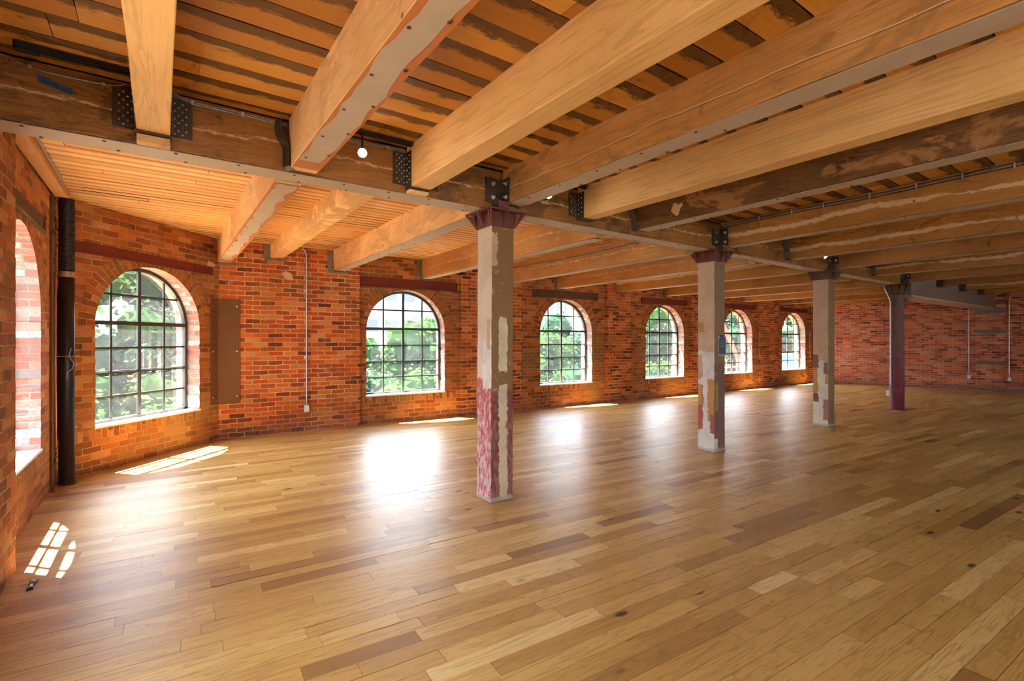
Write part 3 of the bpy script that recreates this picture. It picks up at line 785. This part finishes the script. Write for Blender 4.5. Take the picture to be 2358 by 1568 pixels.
# ------------------------------------------------------------------ hangers on the new beams
NAIL = [None]
def hanger(x0, x1, z0, z1, lab, left=True, right=True):
    h = empty('joist_hanger', (0, GY0, 0), 0, lab, 'hanger', 'perforated steel joist hangers on the girder')
    m = MB(); nails = []
    for sgn, xe, on in ((-1, x0 - .004, left), (1, x1 + .004, right)):
        if not on: continue
        xf = xe + sgn * .115
        m.box(min(xe, xf), max(xe, xf), -.008, -.002, z0 + .03, z1)
        m.box(min(xe, xe + sgn * .004), max(xe, xe + sgn * .004), -.11, -.002, z0 - .002, z1)
        r = 0; z = z0 + .05
        while z < z1 - .012:
            for k in range(2):
                xx = xe + sgn * (.02 + .042 * k + (.021 if r % 2 else 0))
                nails.append((xx, -.008, z, 0))
            if r % 2 == 0:
                nails.append((xe + sgn * .004, -.035, z, sgn))
                nails.append((xe + sgn * .004, -.078, z + .012, sgn))
            z += .0245; r += 1
    m.box(x0 - .006, x1 + .006, -.11, -.002, z0 - .007, z0 - .003)
    hp = m.build('hanger_plate', M_steel_dark, h)
    for (x, y, z, k) in nails:
        if NAIL[0] is None:
            q = MB(); q.tube([(0, 0, 0), (0, -.0045, 0)], [.0065, .004], 8); o = q.build('nail_head', M_zinc, hp); NAIL[0] = o.data
        else:
            o = bpy.data.objects.new('nail_head', NAIL[0]); COL.objects.link(o); o.parent = hp
        o.location = (x, y, z); o.rotation_euler.z = k * PI / 2
    return h
hanger(-.12, .05, 2.775, 3.055, 'brown perforated hanger around the nearest pale overhead beam')
hanger(1.66, 1.83, 2.75, 3.045, 'dark perforated hanger right of the lit spotlight')
hanger(3.57, 3.735, 2.77, 3.04, 'dark perforated hanger right of the first column')
for (x0, x1, z, lab) in ((-.12, .05, 2.775, 'wooden block below the nearest pale beam'), (1.66, 1.83, 2.75, 'wooden block below the pale beam right of spotlight')):
    m = MB(); m.box(x0, x1, GY0 - .07, GY0 - .001, GZ - .004, z - .010)
    tag(bevel(m.build('seat_block', M_old_light), .003), lab, 'block', 'wooden seat blocks on the girder')
# old iron stirrups
for i, (x0, z0, lab) in enumerate([(.755, 2.73, 'iron stirrup strap left of the old tan beam'), (4.45, 2.77, 'iron stirrup strap beside the darkest brown beam'), (8.0, 2.77, 'iron stirrup strap midway between second and third columns'), (11.42, 2.78, 'iron stirrup strap midway between third and round columns')]):
    s = MB(); w = .035
    pts = [(x0 - .075, 3.06), (x0 - .073, 2.98), (x0 - .055, 2.93), (x0 - .022, 2.88), (x0 - .020, z0 + .01), (x0 + .01, z0 - .012)]
    rings = []
    for (a, z) in pts: rings.append([(a - .022, GY0 - .004, z), (a + .014, GY0 - .004, z), (a + .014, GY0 - .075, z), (a - .022 + .030, GY0 - .075, z)])
    s.grid(rings, True, True); tag(bevel(s.build('iron_stirrup', M_steel_dark), .002), lab, 'stirrup', 'cast iron beam stirrups')

# ------------------------------------------------------------------ things on walls
def local(org, ang, s, t, z=0):
    return (org[0] + math.cos(ang) * s - math.sin(ang) * t, org[1] + math.sin(ang) * s + math.cos(ang) * t, z)
def lintel(org, ang, s0, s1, z0, z1, mat, lab, d=.012):
    o = empty('steel_lintel', local(org, ang, s0, 0), ang, lab, 'lintel', 'steel lintels over the arched windows')
    m = MB(); L = s1 - s0
    m.box(0, L, -d, -.001, z0, z1); bevel(m.build('web', mat, o), .003)
    m = MB(); m.box(0, L, -d - .018, -d, z0, z0 + .012); m.build('lower_flange', mat, o)
    m = MB(); m.box(L - .02, L - .008, -d - .012, -d, z0 + .012, z1); m.build('end_stop', M_steel_red if mat is M_steel_red else mat, o)
lintel(CA, CANG, .10, 2.15, 2.475, 2.60, M_steel_red, 'long red oxide lintel on the angled corner wall')
lintel(MA, MANG, 2.135, 4.06, 2.465, 2.645, M_steel_red, 'dark red lintel above the arched window left of first column')
lintel(MA, MANG, 5.90, 7.84, 2.465, 2.64, M_steel_brown, 'dark brown lintel above the arched window right of first column')
lintel(MA, MANG, 9.36, 11.2, 2.465, 2.62, M_steel_red, 'dark red lintel with flaking top left of second column')
lintel(MA, MANG, 12.72, 14.6, 2.465, 2.61, M_steel_red, 'dark red lintel just right of the second column')
lintel(MA, MANG, 16.0, 17.8, 2.465, 2.60, M_steel_red, 'dark red lintel above the last arched window')
lintel((-.89, -5.2), PI / 2, 9.75, 11.45, 2.50, 2.64, M_steel_brown, 'weathered lintel above the window in the left wall')

def plate_fold(org, ang, angle2, z0, z1, w1, w2, lab, o1=.004, o2=.064, bolts=True):
    """steel plate folded around an inside corner; leaf 1 runs back along -s of the frame, leaf 2 along +s of the next wall"""
    o = empty('corner_plate', (org[0], org[1], 0), 0, lab, 'steel plate', 'folded steel plates at the wall corners')
    u = Vector((-math.cos(ang), -math.sin(ang))); n1 = Vector((math.sin(ang), -math.cos(ang)))
    v = Vector((math.cos(angle2), math.sin(angle2))); n2 = Vector((math.sin(angle2), -math.cos(angle2)))
    for d, nn, w in ((u, n1, w1), (v, n2, w2)):
        m = MB(); off = o1 if nn is n1 else o2
        det = n1.x * n2.y - n1.y * n2.x
        def mt(a, b): return Vector(((a * n2.y - b * n1.y) / det, (b * n1.x - a * n2.x) / det))
        A = mt(o1, o2); B = d * w + nn * off; C = d * w + nn * (off + .008); D = mt(o1 + .008, o2 + .008)
        m.grid([[(p.x, p.y, z0) for p in (A, B, C, D)], [(p.x, p.y, z1) for p in (A, B, C, D)]], True, True)
        pl = m.build('plate_leaf', M_steel_plate, o)
        if bolts:
            for z in (z0 + .11, (z0 + z1) / 2, z1 - .11):
                p = d * (w - .05) + nn * (off + .008); b = MB(); b.tube([(p.x, p.y, z), (p.x + nn.x * .010, p.y + nn.y * .010, z)], [.013, .010], 10); b.build('bolt', M_zinc, pl)
    return o
plate_fold((.765, 8.80), CANG, MANG, .53, 2.135, .24, .25, 'tall brown folded plate beside the first arched window')
plate_fold((-.875, 7.115), PI / 2, CANG, .44, 2.02, .10, .20, 'red brown folded plate behind the black pipe', .004, .004)
plate_fold((19.06, 8.18), MANG, FANG, .55, 1.95, .30, .2, 'dark plate at the corner behind the third column', .064, .004)

def conduit(pts, box, lab, sleeves=()):
    o = empty('electrical_conduit', (0, 0, 0), 0, lab, 'conduit', 'grey conduits ending in outlet boxes')
    m = MB(); m.tube(pts, .0105, 8); m.build('conduit_pipe', M_conduit, o, smooth=True)
    bx, by, bz, an = box
    m = MB(); m.box(-.035, .035, -.028, .028, -.055, .055); b = bevel(m.build('outlet_box', M_whitebox, o), .004); b.location = (bx, by, bz); b.rotation_euler.z = an
    for z in sleeves:
        p = pts[0]; m = MB(); m.tube([(pts[-2][0], pts[-2][1], z), (pts[-2][0], pts[-2][1], z + .04)], .0145, 8); m.build('coupling', M_conduit, o)
px, py = 1.975, wallY(1.975) - .082
conduit([(px, py - .02, .42), (px, py, .50), (px, py, 2.93), (px - .02, py, 2.99), (px - .07, py, 3.02)], (px, py - .012, .375, MANG), 'thin grey conduit on the brick between first and second windows', (2.3, 1.2))
conduit([(12.93, 4.035, .40), (12.945, 4.02, .55), (12.945, 4.02, 2.35), (12.85, 4.09, 2.62), (12.85, 4.09, 2.70)], (12.915, 4.045, .36, 0), 'grey conduit climbing the round iron column')
def fw(s, t, z): return local(FA, FANG, s, t, z)
s1 = (Vector((20.218, 4.272)) - FA).length; s2 = (Vector((20.474, 3.438)) - FA).length
conduit([fw(s1, -.03, .42), fw(s1, -.012, .55), fw(s1, -.012, 2.6), fw(s1, -.012, 3.05)], (*fw(s1, -.04, .38)[:2], .38, FANG), 'grey conduit on the far wall left of the stone strips')
conduit([fw(s2, -.08, .40), fw(s2, -.062, .55), fw(s2, -.062, 2.6), fw(s2, -.062, 3.05)], (*fw(s2, -.09, .36)[:2], .36, FANG), 'grey conduit on the far wall right of the stone strips')
for z, lab in ((2.37, 'grey stone strip in the far wall, topmost of three'), (1.77, 'grey stone strip in the far wall, middle of three'), (.835, 'grey stone strip in the far wall, lowest of three')):
    m = MB(); rings = []; n = 16
    for i in range(n + 1):
        s = s1 + .14 + (s2 - s1 - .22) * i / n; j = lambda: R.uniform(-.008, .008)
        rings.append([(s, -.02, z - .045 + j()), (s, -.0005, z - .045), (s, -.0005, z + .045), (s, -.02, z + .045 + j())])
    m.grid(rings, True, True); tag(m.build('stone_strip', M_stone, loc=(FA.x, FA.y, 0), rz=FANG), lab, 'stone', 'stone strips set in the far wall')

def blob(name, org, ang, s, z, r, mat, lab, cat, t=-.066, sx=1.0, seed=1, grp=None):
    rr = random.Random(seed); m = MB(); P = []
    for k in range(18):
        a = 2 * PI * k / 18; q = r * rr.uniform(.65, 1.1); P.append((s + q * math.cos(a) * sx, z + q * math.sin(a)))
    m.grid([[(p[0], t, p[1]) for p in P], [(s + (p[0] - s) * .9, t - .006, z + (p[1] - z) * .9) for p in P]], True, True)
    return tag(m.build(name, mat, loc=(org[0], org[1], 0), rz=ang), lab, cat, grp)
blob('plaster_patch', MA, MANG, .95, 2.555, .085, M_tanpatch, 'ragged tan plaster patch on brick above the steel plate', 'plaster', seed=4)
blob('plaster_patch', CA, CANG, 2.12, 2.62, .075, M_tanpatch, 'lump of tan plaster over the right end of the long red lintel', 'plaster', t=-.002, sx=1.2, seed=8)
# cement pockets round the beam ends
for i, (x0, x1, z, *_r) in enumerate(FAR[:6]):
    s = (x0 + x1) / 2 - .75; pier = any(a - .1 < s < b + .1 for a, b in PIERS); tt = -.0605 if pier else -.0005
    m = MB(); w = .17; zb = z - .03
    for a, b in ((x0 - .75 - .09, x0 - .75 - .004),):
        m.box(a, b, tt - .006, tt, zb, ZF - .01)
    m.box(x0 - .83, x1 - .69, tt - .006, tt, zb - .022, zb + .018)
    tag(m.build('cement_pocket', M_mortarfill, loc=(MA.x, MA.y, 0), rz=MANG), ['grey cement around the wall end of the corner beam', 'grey cement around the wall end of the shallow patchy beam', 'grey cement around beam end left of second arched window', 'grey cement around beam end over the dark red lintel', 'grey cement around beam end hidden by first column', 'grey cement around beam end over the dark brown lintel'][i], 'cement', 'cement filled beam pockets')

# black pipe in the corner
p = empty('drain_pipe', (-.80, 6.93, 0), 0, 'tall black cast iron pipe standing in the left corner', 'pipe')
m = MB(); m.lathe([(.075, 0), (.075, .02), (.066, .022), (.064, 1.2), (.062, 2.16)], 24); m.build('pipe_lower', M_pipe, p, smooth=True)
m = MB(); pr = [(.062, 2.22)]
for i in range(30): pr += [(.066, 2.225 + i * .023), (.063, 2.236 + i * .023)]
pr += [(.062, 2.98)]
m.lathe(pr, 24); m.build('pipe_upper', M_pipe, p)
m = MB(); m.lathe([(.069, 2.16), (.070, 2.165), (.070, 2.215), (.069, 2.22)], 24); m.build('pipe_clamp', M_band, p)
m = MB(); m.tube([(.045, -.055, 2.19), (.052, -.065, 2.19)], .010, 8); m.build('clamp_bolt', M_zinc, p)
m = MB(); m.tube([(-.866, 6.74, .42), (-.866, 6.74, 2.15)], .011, 8); tag(m.build('copper_pipe', M_copper, smooth=True), 'thin copper pipe running up behind the black pipe', 'pipe')
m = MB(); m.prism([(-.888, 6.60), (-.872, 6.60), (-.872, 6.70), (-.888, 6.70)], 'z', .0, 2.93); tag(m.build('corner_board', M_steel_brown), 'narrow brown upright board against left wall beside black pipe', 'board')
k = empty('wire_hook', (0, 0, 0), 0, 'bent wire on a rod across the black pipe', 'wire')
m = MB(); m.tube([(-.885, 6.84, 1.335), (-.70, 6.84, 1.34)], .005, 6); m.tube([(-.885, 6.84, 1.335), (-.868, 6.84, 1.335)], .012, 8); m.tube([(-.71, 6.84, 1.34), (-.695, 6.84, 1.34)], .012, 8); m.build('rod', M_band, k)
m = MB(); W = [(-.755, 1.42), (-.765, 1.38), (-.772, 1.34), (-.755, 1.30), (-.735, 1.26), (-.745, 1.21), (-.785, 1.17), (-.790, 1.10)]
m.tube([(x, 6.832, z) for x, z in W], .0035, 6); m.build('wire', M_zinc, k)

# ------------------------------------------------------------------ lights, tracks and cables
def track(x0, x1, y, lab):
    o = empty('light_track', (x0, y, ZN), 0, lab, 'track light rail', 'black lighting tracks under the ceiling'); L = x1 - x0
    m = MB(); m.box(0, L, -.017, .017, -.036, -.006); m.box(.005, L, -.006, .006, -.039, -.036); m.build('rail', M_black, o)
    m = MB(); m.box(-.005, .095, -.020, .020, -.05, -.005); bevel(m.build('feed_box', M_black, o), .002)
track(-.63, -.14, 3.66, 'black track rail left of the nearest pale beam')
track(1.0, 1.64, 3.70, 'black track rail holding the lit spotlight')
track(2.83, 3.55, 3.70, 'black track rail between first column bracket and honey beam')
track(8.22, 9.55, 3.70, 'black track rail before the third column')
def spot(x, y, z, aim, lab, power):
    o = empty('spotlight', (x, y, z), 0, lab, 'spotlight', 'small black spotlights on tracks')
    a = Vector(aim) - Vector((x, y, z)); a.normalize()
    b = MB(); b.tube([a * -.085, a * -.08, a * .0], [.022, .030, .031], 18); lb = b.build('lamp_body', M_black, o)
    r = MB(); r.tube([a * .0, a * .008], [.034, .034], 18); r.build('lamp_ring', M_whitebox, lb)
    l = MB(); l.tube([a * .008, a * .0095], [.029, .029], 18); l.build('lamp_lens', M_lamp, lb)
    s = MB(); s.tube([a * -.05 + Vector((0, 0, .02)), (a.x * -.05, a.y * -.05, ZN - z - .04)], .008, 8); s.build('lamp_stem', M_black, o)
    la = bpy.data.lights.new('spotlight_beam', 'SPOT'); la.energy = power; la.spot_size = math.radians(110); la.spot_blend = .8; la.shadow_soft_size = .03; la.color = (1, .86, .68)
    lo = bpy.data.objects.new('spotlight_beam', la); COL.objects.link(lo); lo.location = Vector((x, y, z)) + a * .02
    lo.rotation_euler = a.to_track_quat('-Z', 'Y').to_euler()
spot(1.215, 3.62, 2.885, (.3, .6, 1.6), 'lit round spotlight glowing between the second and third overhead beams', 6)
spot(3.0, 3.62, 2.875, (3.4, 0, 0), 'spotlight mostly hidden behind the cracked orange beam', 3)
spot(8.78, 3.60, 2.86, (8.5, 1, 0), 'small spotlight hanging left of the third column', 3)
spot(15.8, 2.5, 2.97, (15.5, -1, 0), 'tiny bright spotlight at far right under the ceiling', 3)

def cable(pts, lab, mat=M_cable, r=.0042, clips=(), grp='armoured cables clipped to the timbers', n=1, off=(0, 0, .012), parent=None):
    o = empty('armoured_cable', (0, 0, 0), 0, lab, 'cable', grp)
    # smooth the run
    P = [Vector(q) for q in pts]; S = []
    for i in range(len(P) - 1):
        p0, p1, p2, p3 = P[max(i - 1, 0)], P[i], P[i + 1], P[min(i + 2, len(P) - 1)]
        for k in range(6):
            t = k / 6; S.append(.5 * ((2 * p1) + (p2 - p0) * t + (2 * p0 - 5 * p1 + 4 * p2 - p3) * t * t + (3 * p1 - p0 - 3 * p2 + p3) * t ** 3))
    S.append(P[-1])
    for j in range(n):
        m = MB(); m.tube([s + Vector(off) * j for s in S], r, 6); m.build('cable_run', (mat if j % 2 == 0 else M_cable), o, smooth=True)
    for (x, y, z) in clips:
        m = MB(); m.box(x - .009, x + .009, y - .007, y + .007, z - .009, z + .008 + .012 * (n - 1)); m.build('cable_clip', M_zinc, o)
    return o
gy = GY0 - .010
cable([(-.80, gy, 3.075), (-.70, gy, 3.07), (-.633, gy, 3.045), (-.507, gy, 3.03), (-.256, gy, 3.040), (-.17, gy, 3.07)], 'silver cable left of the nearest pale overhead beam', clips=[(-.60, gy, 3.04), (-.28, gy, 3.04)])
cable([(.06, gy, 3.075), (.162, gy, 3.045), (.30, gy, 3.045), (.462, gy, 3.046), (.62, gy, 3.044), (.745, gy, 3.04)], 'silver cable between the nearest pale beam and old tan beam', n=2, clips=[(.17, gy, 3.045), (.46, gy, 3.046)])
cable([(.96, gy, 3.05), (1.24, gy, 3.04), (1.45, gy, 3.05), (1.64, gy, 3.065)], 'silver cable behind the lit spotlight', n=2, clips=[(1.5, gy, 3.055)])
cable([(1.85, gy, 3.06), (2.1, gy, 3.058), (2.32, gy, 3.055), (2.50, gy, 3.045)], 'silver cable left of the first column bracket', n=2)
bx = 6.185
cable([(bx - .06, 3.79, 3.01), (bx, 3.60, 3.025), (bx, 2.9, 3.03), (bx, 2.1, 3.02), (bx, 1.5, 3.035), (bx, .9, 3.045), (bx, -1.5, 3.045)], 'bundle of dark cables along the beam at second column', mat=M_cable_dark, n=4, off=(-.003, 0, .0155), clips=[(bx - .01, y, 3.03) for y in (3.3, 2.9, 2.55, 2.1, 1.7, 1.35, 1.0, .75)])
cable([(5.735, 4.12, 2.955), (5.735, 4.8, 2.95), (5.735, 5.6, 2.93), (5.735, 6.5, 2.925), (5.735, 7.4, 2.94), (5.735, 8.5, 2.95)], 'cable along the orange beam right of first column', mat=M_cable_dark, n=2, clips=[(5.735, y, 2.93) for y in (4.9, 5.7, 6.5)])
cable([(-.765, 4.2, 3.02), (-.762, 4.9, 3.018), (-.762, 5.6, 3.015), (-.762, 6.2, 3.01), (-.775, 6.55, 2.99), (-.80, 6.8, 2.985)], 'pair of cables along the left wall ledger', n=2, off=(.004, 0, .012), clips=[(-.762, y, 3.02) for y in (4.8, 5.6, 6.2)])

# blue tape on the girder
m = MB(); rings = []
for i in range(7):
    f = i / 6; x = -.570 + .147 * f; z = 2.990 - .040 * f + R.uniform(-.001, .001); rings.append([(x, GY0 - .007, z - .017), (x + .003, GY0 - .006, z), (x, GY0 - .007, z + .017)])
m.grid(rings); tag(m.build('masking_tape', M_tape, fix=False), 'strip of blue masking tape on the dark girder at upper left', 'tape')

# notice taped to the second column
nt = empty('posted_notice', (6.205, CY - HW - .008, 1.425), 0, 'grey framed notice taped to the second column', 'notice')
m = MB(); m.box(-.095, .095, -.002, .002, -.128, .128); m.build('notice_border', M_paperedge, nt)
m = MB(); m.box(-.080, .080, -.0035, -.0021, -.112, .112); m.build('notice_sheet', M_paper, nt)
for z, w in ((.055, .045), (.040, .04), (.028, .043), (-.002, .056), (-.010, .05)):
    m = MB(); m.box(-w, w, -.0045, -.0036, z - .003, z + .003); m.build('print_line', M_ink, nt)
m = MB(); m.box(-.040, .040, -.0075, -.0046, .100, .150); m.build('blue_tape', M_tape, nt)

# small black strap lying on the floor
st = empty('strap_buckle', (-.645, 4.17, 0), 0, 'small black buckle lying on the floor near left wall', 'buckle')
m = MB(); P = [(-.018, .065), (.020, .072), (.016, .02), (.010, .0), (.018, -.06), (-.012, -.072), (-.008, 0), (-.014, .02)]
m.prism(P, 'z', .001, .012); bevel(m.build('buckle_body', M_black, st), .002)
m = MB(); m.box(-.004, .012, .03, .055, .0125, .016); m.box(-.002, .010, -.05, -.01, .0125, .016); m.build('buckle_prongs', M_zinc, st)

# ------------------------------------------------------------------ outside: ground, trees, buildings
m = MB(); m.face([(-60, -60, -7), (120, -60, -7), (120, 120, -7), (-60, 120, -7)]); tag(m.build('ground', plain('sunlit paving ground', (.26, .255, .24), .9), fix=False), kind='structure')
def tree_meshes(seed, mat):
    rr = random.Random(seed); m = MB(); cl = []
    for _ in range(46):
        while True:
            p = Vector((rr.uniform(-1, 1), rr.uniform(-1, 1), rr.uniform(-1, 1)))
            if .25 < p.length < 1: break
        cl.append((Vector((p.x * 2.6, p.y * 2.4, p.z * 2.9)), rr.uniform(.55, 1.0), rr.random()))
    for c, rad, sh in cl:
        rg = []
        for i in range(7):
            th = PI * i / 6; rg.append([c + Vector((math.sin(th) * math.cos(2 * PI * k / 9), math.sin(th) * math.sin(2 * PI * k / 9), math.cos(th))) * rad * rr.uniform(.62, .82) for k in range(9)])
        m.grid(rg, True, False, sh * .35)
        for _ in range(170):
            d = Vector((rr.gauss(0, 1), rr.gauss(0, 1), rr.gauss(0, 1))).normalized(); p = c + d * rad * rr.uniform(.55, 1.05)
            a = Vector((rr.gauss(0, 1), rr.gauss(0, 1), rr.gauss(0, .5))).normalized(); b = a.cross(d + Vector((.01, .3, .5))).normalized()
            L, W = rr.uniform(.10, .20), rr.uniform(.045, .085)
            m.face([p, p + a * L * .5 + b * W, p + a * L, p + a * L * .5 - b * W], c=min(1, max(0, sh * .6 + rr.random() * .5)))
    crown = m.build('crown', mat, fix=False)
    t = MB(); t.tube([(0, 0, -6.6), (.1, 0, -3), (0, .1, 0)], [.28, .2, .1], 8)
    for k in range(7):
        e = cl[k * 5][0]; t.tube([(0, .05, -1.6 + k * .25), e * .5 + Vector((0, 0, -.3)), e], [.09, .05, .02], 5)
    trunk = t.build('trunk', M_bark)
    return crown, trunk
T1 = tree_meshes(3, M_leaf); T2 = tree_meshes(5, M_leaf2)
TL = [ # x, y, crown centre z, scale, set, what it is seen through
 (-2.6, 17.5, .6, 1.15, 0, 'bright tree seen in the left half of the angled wall window'), (.6, 18.5, .2, 1.1, 1, 'bluish tree filling the right half of the angled wall window'), (-.9, 14.0, -2.0, .9, 0, 'low leafy tree just outside the angled wall window'),
 (5.0, 18.5, -1.2, 1.05, 1, 'tree at the left of the window beside first column'), (8.6, 19.5, -1.0, 1.1, 0, 'light green tree right of the white house, seen by first column'), (6.0, 14.5, -2.4, .95, 0, 'low tree below the white house seen through second window'), (9.2, 15, -2.2, .9, 1, 'low bluish tree at lower right of second window'),
 (14.2, 18, -1.2, 1.0, 0, 'tree at lower left of the third arched window'), (17.6, 19, -.8, 1.1, 1, 'tree at lower right of the third arched window'), (13.5, 14.5, -2.6, .9, 1, 'low tree close outside the third arched window'),
 (22.2, 18.5, .2, 1.1, 0, 'tree on the left in fourth arched window'), (26.0, 19, .4, 1.15, 0, 'tree on the right in fourth arched window'),
 (31.0, 19.5, -.2, 1.2, 1, 'tree behind the red boom in fifth window'), (36, 20, .1, 1.2, 0, 'farther tree beyond the red boom'),
 (42, 20, .2, 1.3, 1, 'tree seen in the last arched window'), (-7.5, 16, .4, 1.2, 0, 'tree well to the left outside the corner'), (-9, 9, .2, 1.15, 1, 'tree outside the left wall'), (-10, 2, .2, 1.15, 0, 'second tree outside the left wall, nearer the camera')]
first = {0: True, 1: True}
for x, y, z, s, k, lab in TL:
    o = empty('leafy_tree', (x, y, z), R.random() * 6.28, lab, 'tree', 'trees outside the windows'); o.scale = (s, s, s if s < 1.2 else 1.2)
    for src in (T1, T2)[k]:
        if first[k]: c = src
        else: c = src.copy(); COL.objects.link(c)
        c.parent = o
    first[k] = False
def house(x0, x1, y, z0, z1, lab, wins, mat=M_white, depth=8):
    o = empty('house' if z1 < 12 else 'apartment_tower', (x0, y, -7), 0, lab, 'building')
    m = MB(); m.box(0, x1 - x0, 0, depth, 0, z1 + 7); m.build('house_walls' if z1 < 12 else 'tower_walls', mat, o)
    for (a, b, c, d) in wins:
        w = MB(); w.box(a, b, -.08, -.01, c + 7, d + 7); w.build('dark_window', M_shade, o)
    return o
house(15.0, 26, 46, -7, 8.2, 'white house above the trees seen beside first column', [(.8 + i * 1.9, 1.9 + i * 1.9, z, z + 1.1) for i in range(5) for z in (2.4, 5.4)])
house(46, 56, 62, -7, 22, 'pale tower block seen at upper left of third arched window', [(.8 + i * 1.6, 1.7 + i * 1.6, 1 + j * 2.7, 2.3 + j * 2.7) for i in range(6) for j in range(8)], plain('pale grey render', (.075, .08, .09), .8), 12)
bl = empty('boom_lift', (24.6, 14.6, -1.0), 0, 'red boom lift seen through the window right of second column', 'boom lift')
m = MB(); m.tube([(-1.6, .4, 5.2), (1.0, 0, 1.0)], .14, 4); m.build('boom_arm', M_redpaint, bl)
m = MB()
for dx in (-.5, 0, .5, 1.0): m.tube([(dx - .2, 0, -1.4), (dx, 0, 1.5)], .05, 6)
for z in (-.6, 0.3, 1.1): m.tube([(-.7, 0, z), (1.1, 0, z)], .04, 6)
m.build('basket_frame', M_redpaint, bl)
m = MB(); m.tube([(0, .1, -6), (0, .1, -1.3)], .15, 8); m.build('support_mast', M_redpaint, bl)
dm = empty('blue_skip', (31.5, 14.6, -.9), 0, 'blue container seen at the bottom of the last arched window', 'container')
m = MB(); m.grid([[(-.9, -.6, 0), (.9, -.6, 0), (.9, .6, 0), (-.9, .6, 0)], [(-1.2, -.7, 1.5), (1.2, -.7, 1.5), (1.2, .7, 1.5), (-1.2, .7, 1.5)]], True, True); m.build('skip_body', M_blue, dm)
m = MB(); m.box(-1.25, 1.25, -.76, .76, 1.5, 1.6); m.build('skip_rim', M_white, dm)
m = MB(); m.box(-1.3, 1.3, -.8, .8, -6.0, -.02); m.build('skip_platform', M_white, dm)

# ------------------------------------------------------------------ light
sun = bpy.data.lights.new('sun', 'SUN'); sun.energy = 34; sun.angle = math.radians(.6); sun.color = (1, .97, .91)
so = bpy.data.objects.new('sun', sun); COL.objects.link(so)
so.rotation_euler = Vector((.315, -.37, -1)).to_track_quat('-Z', 'Y').to_euler()
w = bpy.data.worlds.new('sky'); scene.world = w; w.use_nodes = True; nt_ = w.node_tree; nt_.nodes.clear()
bg = nt_.nodes.new('ShaderNodeBackground'); wo = nt_.nodes.new('ShaderNodeOutputWorld'); tc = nt_.nodes.new('ShaderNodeTexCoord'); sp = nt_.nodes.new('ShaderNodeSeparateXYZ'); rp = nt_.nodes.new('ShaderNodeValToRGB')
nt_.links.new(tc.outputs['Generated'], sp.inputs[0]); nt_.links.new(sp.outputs[2], rp.inputs[0])
rp.color_ramp.elements[0].position = 0; rp.color_ramp.elements[0].color = (.84, .91, 1.0, 1); rp.color_ramp.elements[1].position = .7; rp.color_ramp.elements[1].color = (.72, .83, 1.0, 1)
nt_.links.new(rp.outputs[0], bg.inputs[0]); bg.inputs[1].default_value = 4.8; nt_.links.new(bg.outputs[0], wo.inputs[0])

# ------------------------------------------------------------------ camera and view
cam = bpy.data.cameras.new('camera'); cam.sensor_width = 36; cam.lens = 1140 / 2358 * 36; cam.clip_start = .02; cam.clip_end = 400
co = bpy.data.objects.new('camera', cam); COL.objects.link(co); co.location = (0, 0, 1.5)
A = math.radians(54.6314)
co.rotation_euler = (PI / 2, 0, -(PI / 2 - A)); scene.camera = co
scene.view_settings.view_transform = 'Standard'; scene.view_settings.look = 'None'; scene.view_settings.gamma = 1; scene.view_settings.use_curve_mapping = False
scene.view_settings.exposure = 2.18
cy = scene.cycles
cy.use_denoising = True; cy.max_bounces = 7; cy.diffuse_bounces = 5; cy.adaptive_threshold = .05; cy.adaptive_min_samples = 12; cy.glossy_bounces = 4; cy.transmission_bounces = 6; cy.transparent_max_bounces = 8
cy.sample_clamp_indirect = 12; cy.caustics_reflective = False; cy.caustics_refractive = False; cy.use_adaptive_sampling = True
